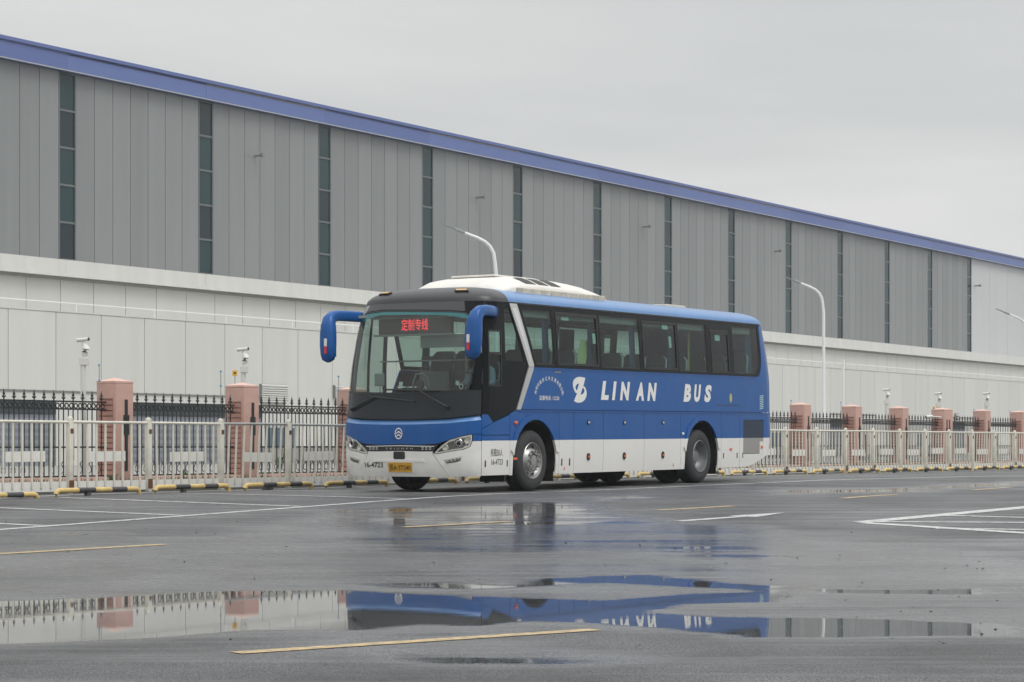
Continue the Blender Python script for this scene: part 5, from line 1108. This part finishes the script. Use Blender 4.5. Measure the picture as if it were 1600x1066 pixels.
for ch, u0, u1 in (('L', 4.21, 4.53), ('I', 4.60, 4.79), ('N', 4.86, 5.28), ('A', 5.43, 5.77), ('N', 5.84, 6.25), ('B', 7.21, 7.55), ('U', 7.63, 7.95), ('S', 8.03, 8.38)):
    letter('letter', ch, ua((u0+u1)/2), zl-.004*(u0-4.2)/4, (u1-u0)*.86, .315, M['vinyl'], .004, shear=.2, bold=.06)
# swirl emblem: two thick hooks joined by a slanted bar
def blob(pts, off): return [(ua(3.53)+x, 1.615+y) for x, y in pts]
def spline(ctrl, n=6):
    out = []; m = len(ctrl)
    for i in range(m):
        p0, p1, p2, p3 = (Vector(ctrl[(i+j-1) % m]) for j in range(4))
        for k in range(n):
            t = k/n; out.append(tuple(.5*((2*p1)+(p2-p0)*t+(2*p0-5*p1+4*p2-p3)*t*t+(3*p1-p0-3*p2+p3)*t**3)))
    return out
zq = lambda pts: [((x-262)/225*.46, (340-y)/400*.42) for x, y in pts]
Zp = zq([(350, 152), (300, 142), (250, 138), (200, 155), (165, 190), (150, 240), (155, 300), (172, 350), (195, 390), (217, 396), (190, 460), (168, 515), (200, 535), (245, 543), (300, 530), (345, 490), (370, 430), (373, 370), (360, 325), (340, 290), (318, 282), (335, 220)])
h1 = zq([(250, 243), (220, 250), (195, 285), (192, 310), (205, 345), (216, 352), (232, 300)]); h2 = zq([(312, 302), (335, 330), (335, 370), (310, 405), (274, 418), (293, 350)])
patch('swirl_logo', blob(Zp, 0), M['vinyl'], [blob(h1, 0), blob(h2, 0)], off=.004, thick=.001, step=.12)
arc_t = '杭州市临安公共交通有限公司'
for i, ch in enumerate(arc_t):
    t = R(168-156*i/(len(arc_t)-1)); letter('company_lettering', ch, ua(2.545)+.43*math.cos(t), 1.50+.285*math.sin(t), .06, .068, M['vinyl'], .004, rot=(t-math.pi/2)*.75, bold=.01)
letter('hotline_lettering', '监督电话: 12328', ua(2.55), 1.472, .62, .075, M['vinyl'], .004, bold=.008)
letter('capacity_lettering', '核载50人', ua(.96), .62, .34, .12, M['ink'], .003); letter('fleet_number', '16-4723', ua(.97), .475, .33, .085, M['ink'], .003)
letter('fleet_number', '16-4723', -.485, .435, .36, .078, M['ink'], .020, bold=.012)
letter('plate_characters', '浙A·3T540', .02, .40, .40, .10, M['ink'], .036, bold=.004, parent=pl_)
letter('grille_lettering', 'TRIUMPH', .0, .684, .50, .026, M['silver'], .010, parent=gri, space=1.9)
letter('display_characters', '定制专线', 0, 0, 1, 1, M['led'], parent=led, bold=.012, place=lambda A, Z: (.697, .055-.25*A*2, 2.605+Z*.185))
patch('round_decal', [(ua(9.15)+.055*math.cos(t*.3), 1.54+.085*math.sin(t*.3)) for t in range(21)], M['pole'], off=.003, thick=.001, step=.3)
patch('maker_badge', rect(ua(2.72), ua(2.92), 1.875, 1.90), M['lampdark'], off=.004, thick=.004, step=.3)
for i in range(8): patch('vent_slot', [(ua(10.40)+.0, 1.34+i*.034), (ua(10.56), 1.36+i*.034), (ua(10.56), 1.372+i*.034), (ua(10.40), 1.352+i*.034)], M['sticker'], off=.005, thick=.004, step=.3)
patch('fuel_flap', rect(ua(8.55), ua(9.55), 1.40, 1.412), M['seal'], off=.002, thick=.002, step=.4)

# ------------------------------------------------------------------ driver in the seat
def driver():
    J = {'pelvis': (1.52, -.62, 1.36), 'spine': (1.60, -.62, 1.58), 'chest': (1.62, -.62, 1.80), 'neck': (1.58, -.62, 1.97), 'head': (1.55, -.62, 2.06), 'crown': (1.54, -.62, 2.19),
         'ls': (1.60, -.79, 1.90), 'le': (1.48, -.88, 1.68), 'lw': (1.25, -.82, 1.70), 'rs': (1.60, -.45, 1.90), 're': (1.48, -.36, 1.68), 'rw': (1.25, -.42, 1.70),
         'lh': (1.50, -.72, 1.36), 'lk': (1.12, -.74, 1.38), 'la': (1.02, -.74, .98), 'lt': (.86, -.74, .92), 'rh': (1.50, -.52, 1.36), 'rk': (1.12, -.50, 1.38), 'ra': (1.02, -.50, .98), 'rt': (.86, -.50, .92)}
    rad = {'pelvis': .15, 'spine': .135, 'chest': .155, 'neck': .06, 'head': .085, 'crown': .085, 'ls': .075, 'rs': .075, 'le': .05, 're': .05, 'lw': .032, 'rw': .032, 'lh': .09, 'rh': .09, 'lk': .065, 'rk': .065, 'la': .042, 'ra': .042, 'lt': .035, 'rt': .035}
    ed = [('pelvis', 'spine'), ('spine', 'chest'), ('chest', 'neck'), ('neck', 'head'), ('head', 'crown'), ('chest', 'ls'), ('ls', 'le'), ('le', 'lw'), ('chest', 'rs'), ('rs', 're'), ('re', 'rw'), ('pelvis', 'lh'), ('lh', 'lk'), ('lk', 'la'), ('la', 'lt'), ('pelvis', 'rh'), ('rh', 'rk'), ('rk', 'ra'), ('ra', 'rt')]
    for s_, w in (('l', 'lw'), ('r', 'rw')):
        x, y, z = J[w]; sg = -1 if s_ == 'l' else 1; pm = s_+'palm'; J[pm] = (x-.07, y+.0, z+.01); rad[pm] = .03; ed.append((w, pm))
        for i in range(4):
            a, b = '%sf%d' % (s_, i), '%sg%d' % (s_, i); dz = .03-.02*i; J[a] = (x-.12, y-sg*.0, z+dz+.01); J[b] = (x-.125+.01*i, y-sg*.035, z+dz); rad[a] = .010; rad[b] = .009; ed += [(pm, a), (a, b)]
        a = s_+'th'; J[a] = (x-.08, y-sg*.05, z+.05); rad[a] = .011; ed.append((pm, a))
    names = list(J); me = bpy.data.meshes.new('person'); me.from_pydata([J[n] for n in names], [(names.index(a), names.index(b)) for a, b in ed], [])
    o = bpy.data.objects.new('person', me); link(o); o.matrix_world = BUSM
    m = o.modifiers.new('s', 'SKIN'); m.use_smooth_shade = True; o.modifiers.new('d', 'SUBSURF').levels = 1
    sv = me.skin_vertices[0].data
    for i, n in enumerate(names): sv[i].radius = (rad[n],)*2
    sv[0].use_root = True
    dg = bpy.context.evaluated_depsgraph_get(); me2 = bpy.data.meshes.new_from_object(o.evaluated_get(dg)); o.modifiers.clear(); o.data = me2
    for m_ in ('skin', 'shirt', 'trousers', 'hair'): me2.materials.append(M[m_])
    for p in me2.polygons:
        c = p.center; p.use_smooth = True
        p.material_index = 3 if (c.z > 2.13 or (c.z > 2.03 and c.x > 1.57)) else 0 if (c.z > 1.93 and abs(c.y+.62) < .1) or c.x < 1.32 and c.z > 1.6 else 1 if c.z > 1.42 else 2
    for dy in (-.035, .035): MB().lathe([(.0, -.012), (.012, 0), (.0, .012)], 'x', (1.462, -.62+dy, 2.10), 8).build('eye', M['ink'], o)
    MB().tube([(1.47, -.62, 2.10), (1.44, -.62, 2.06)], [.008, .014], 6).build('nose', M['skin'], o)
    tag(o, 'bus driver in a light blue shirt sitting behind the wheel', 'person')
driver()

# ------------------------------------------------------------------ rainy air between the camera and the far end of the warehouse
hz = MB().box(-700, 700, -400, 760, -1.5, 15.9).build('haze', None); hz['kind'] = 'stuff'; hz['label'] = 'thin pale rainy haze over the lot'; hz['category'] = 'haze'
hm = bpy.data.materials.new('haze'); hm.use_nodes = True; hm.node_tree.nodes.clear()
hv = N(hm.node_tree, 'ShaderNodeVolumePrincipled', Density=.0005, Anisotropy=.2); hv.inputs['Color'].default_value = (.93, .95, .97, 1)
ho = N(hm.node_tree, 'ShaderNodeOutputMaterial'); hm.node_tree.links.new(hv.outputs[0], ho.inputs['Volume']); hz.data.materials.clear(); hz.data.materials.append(hm)
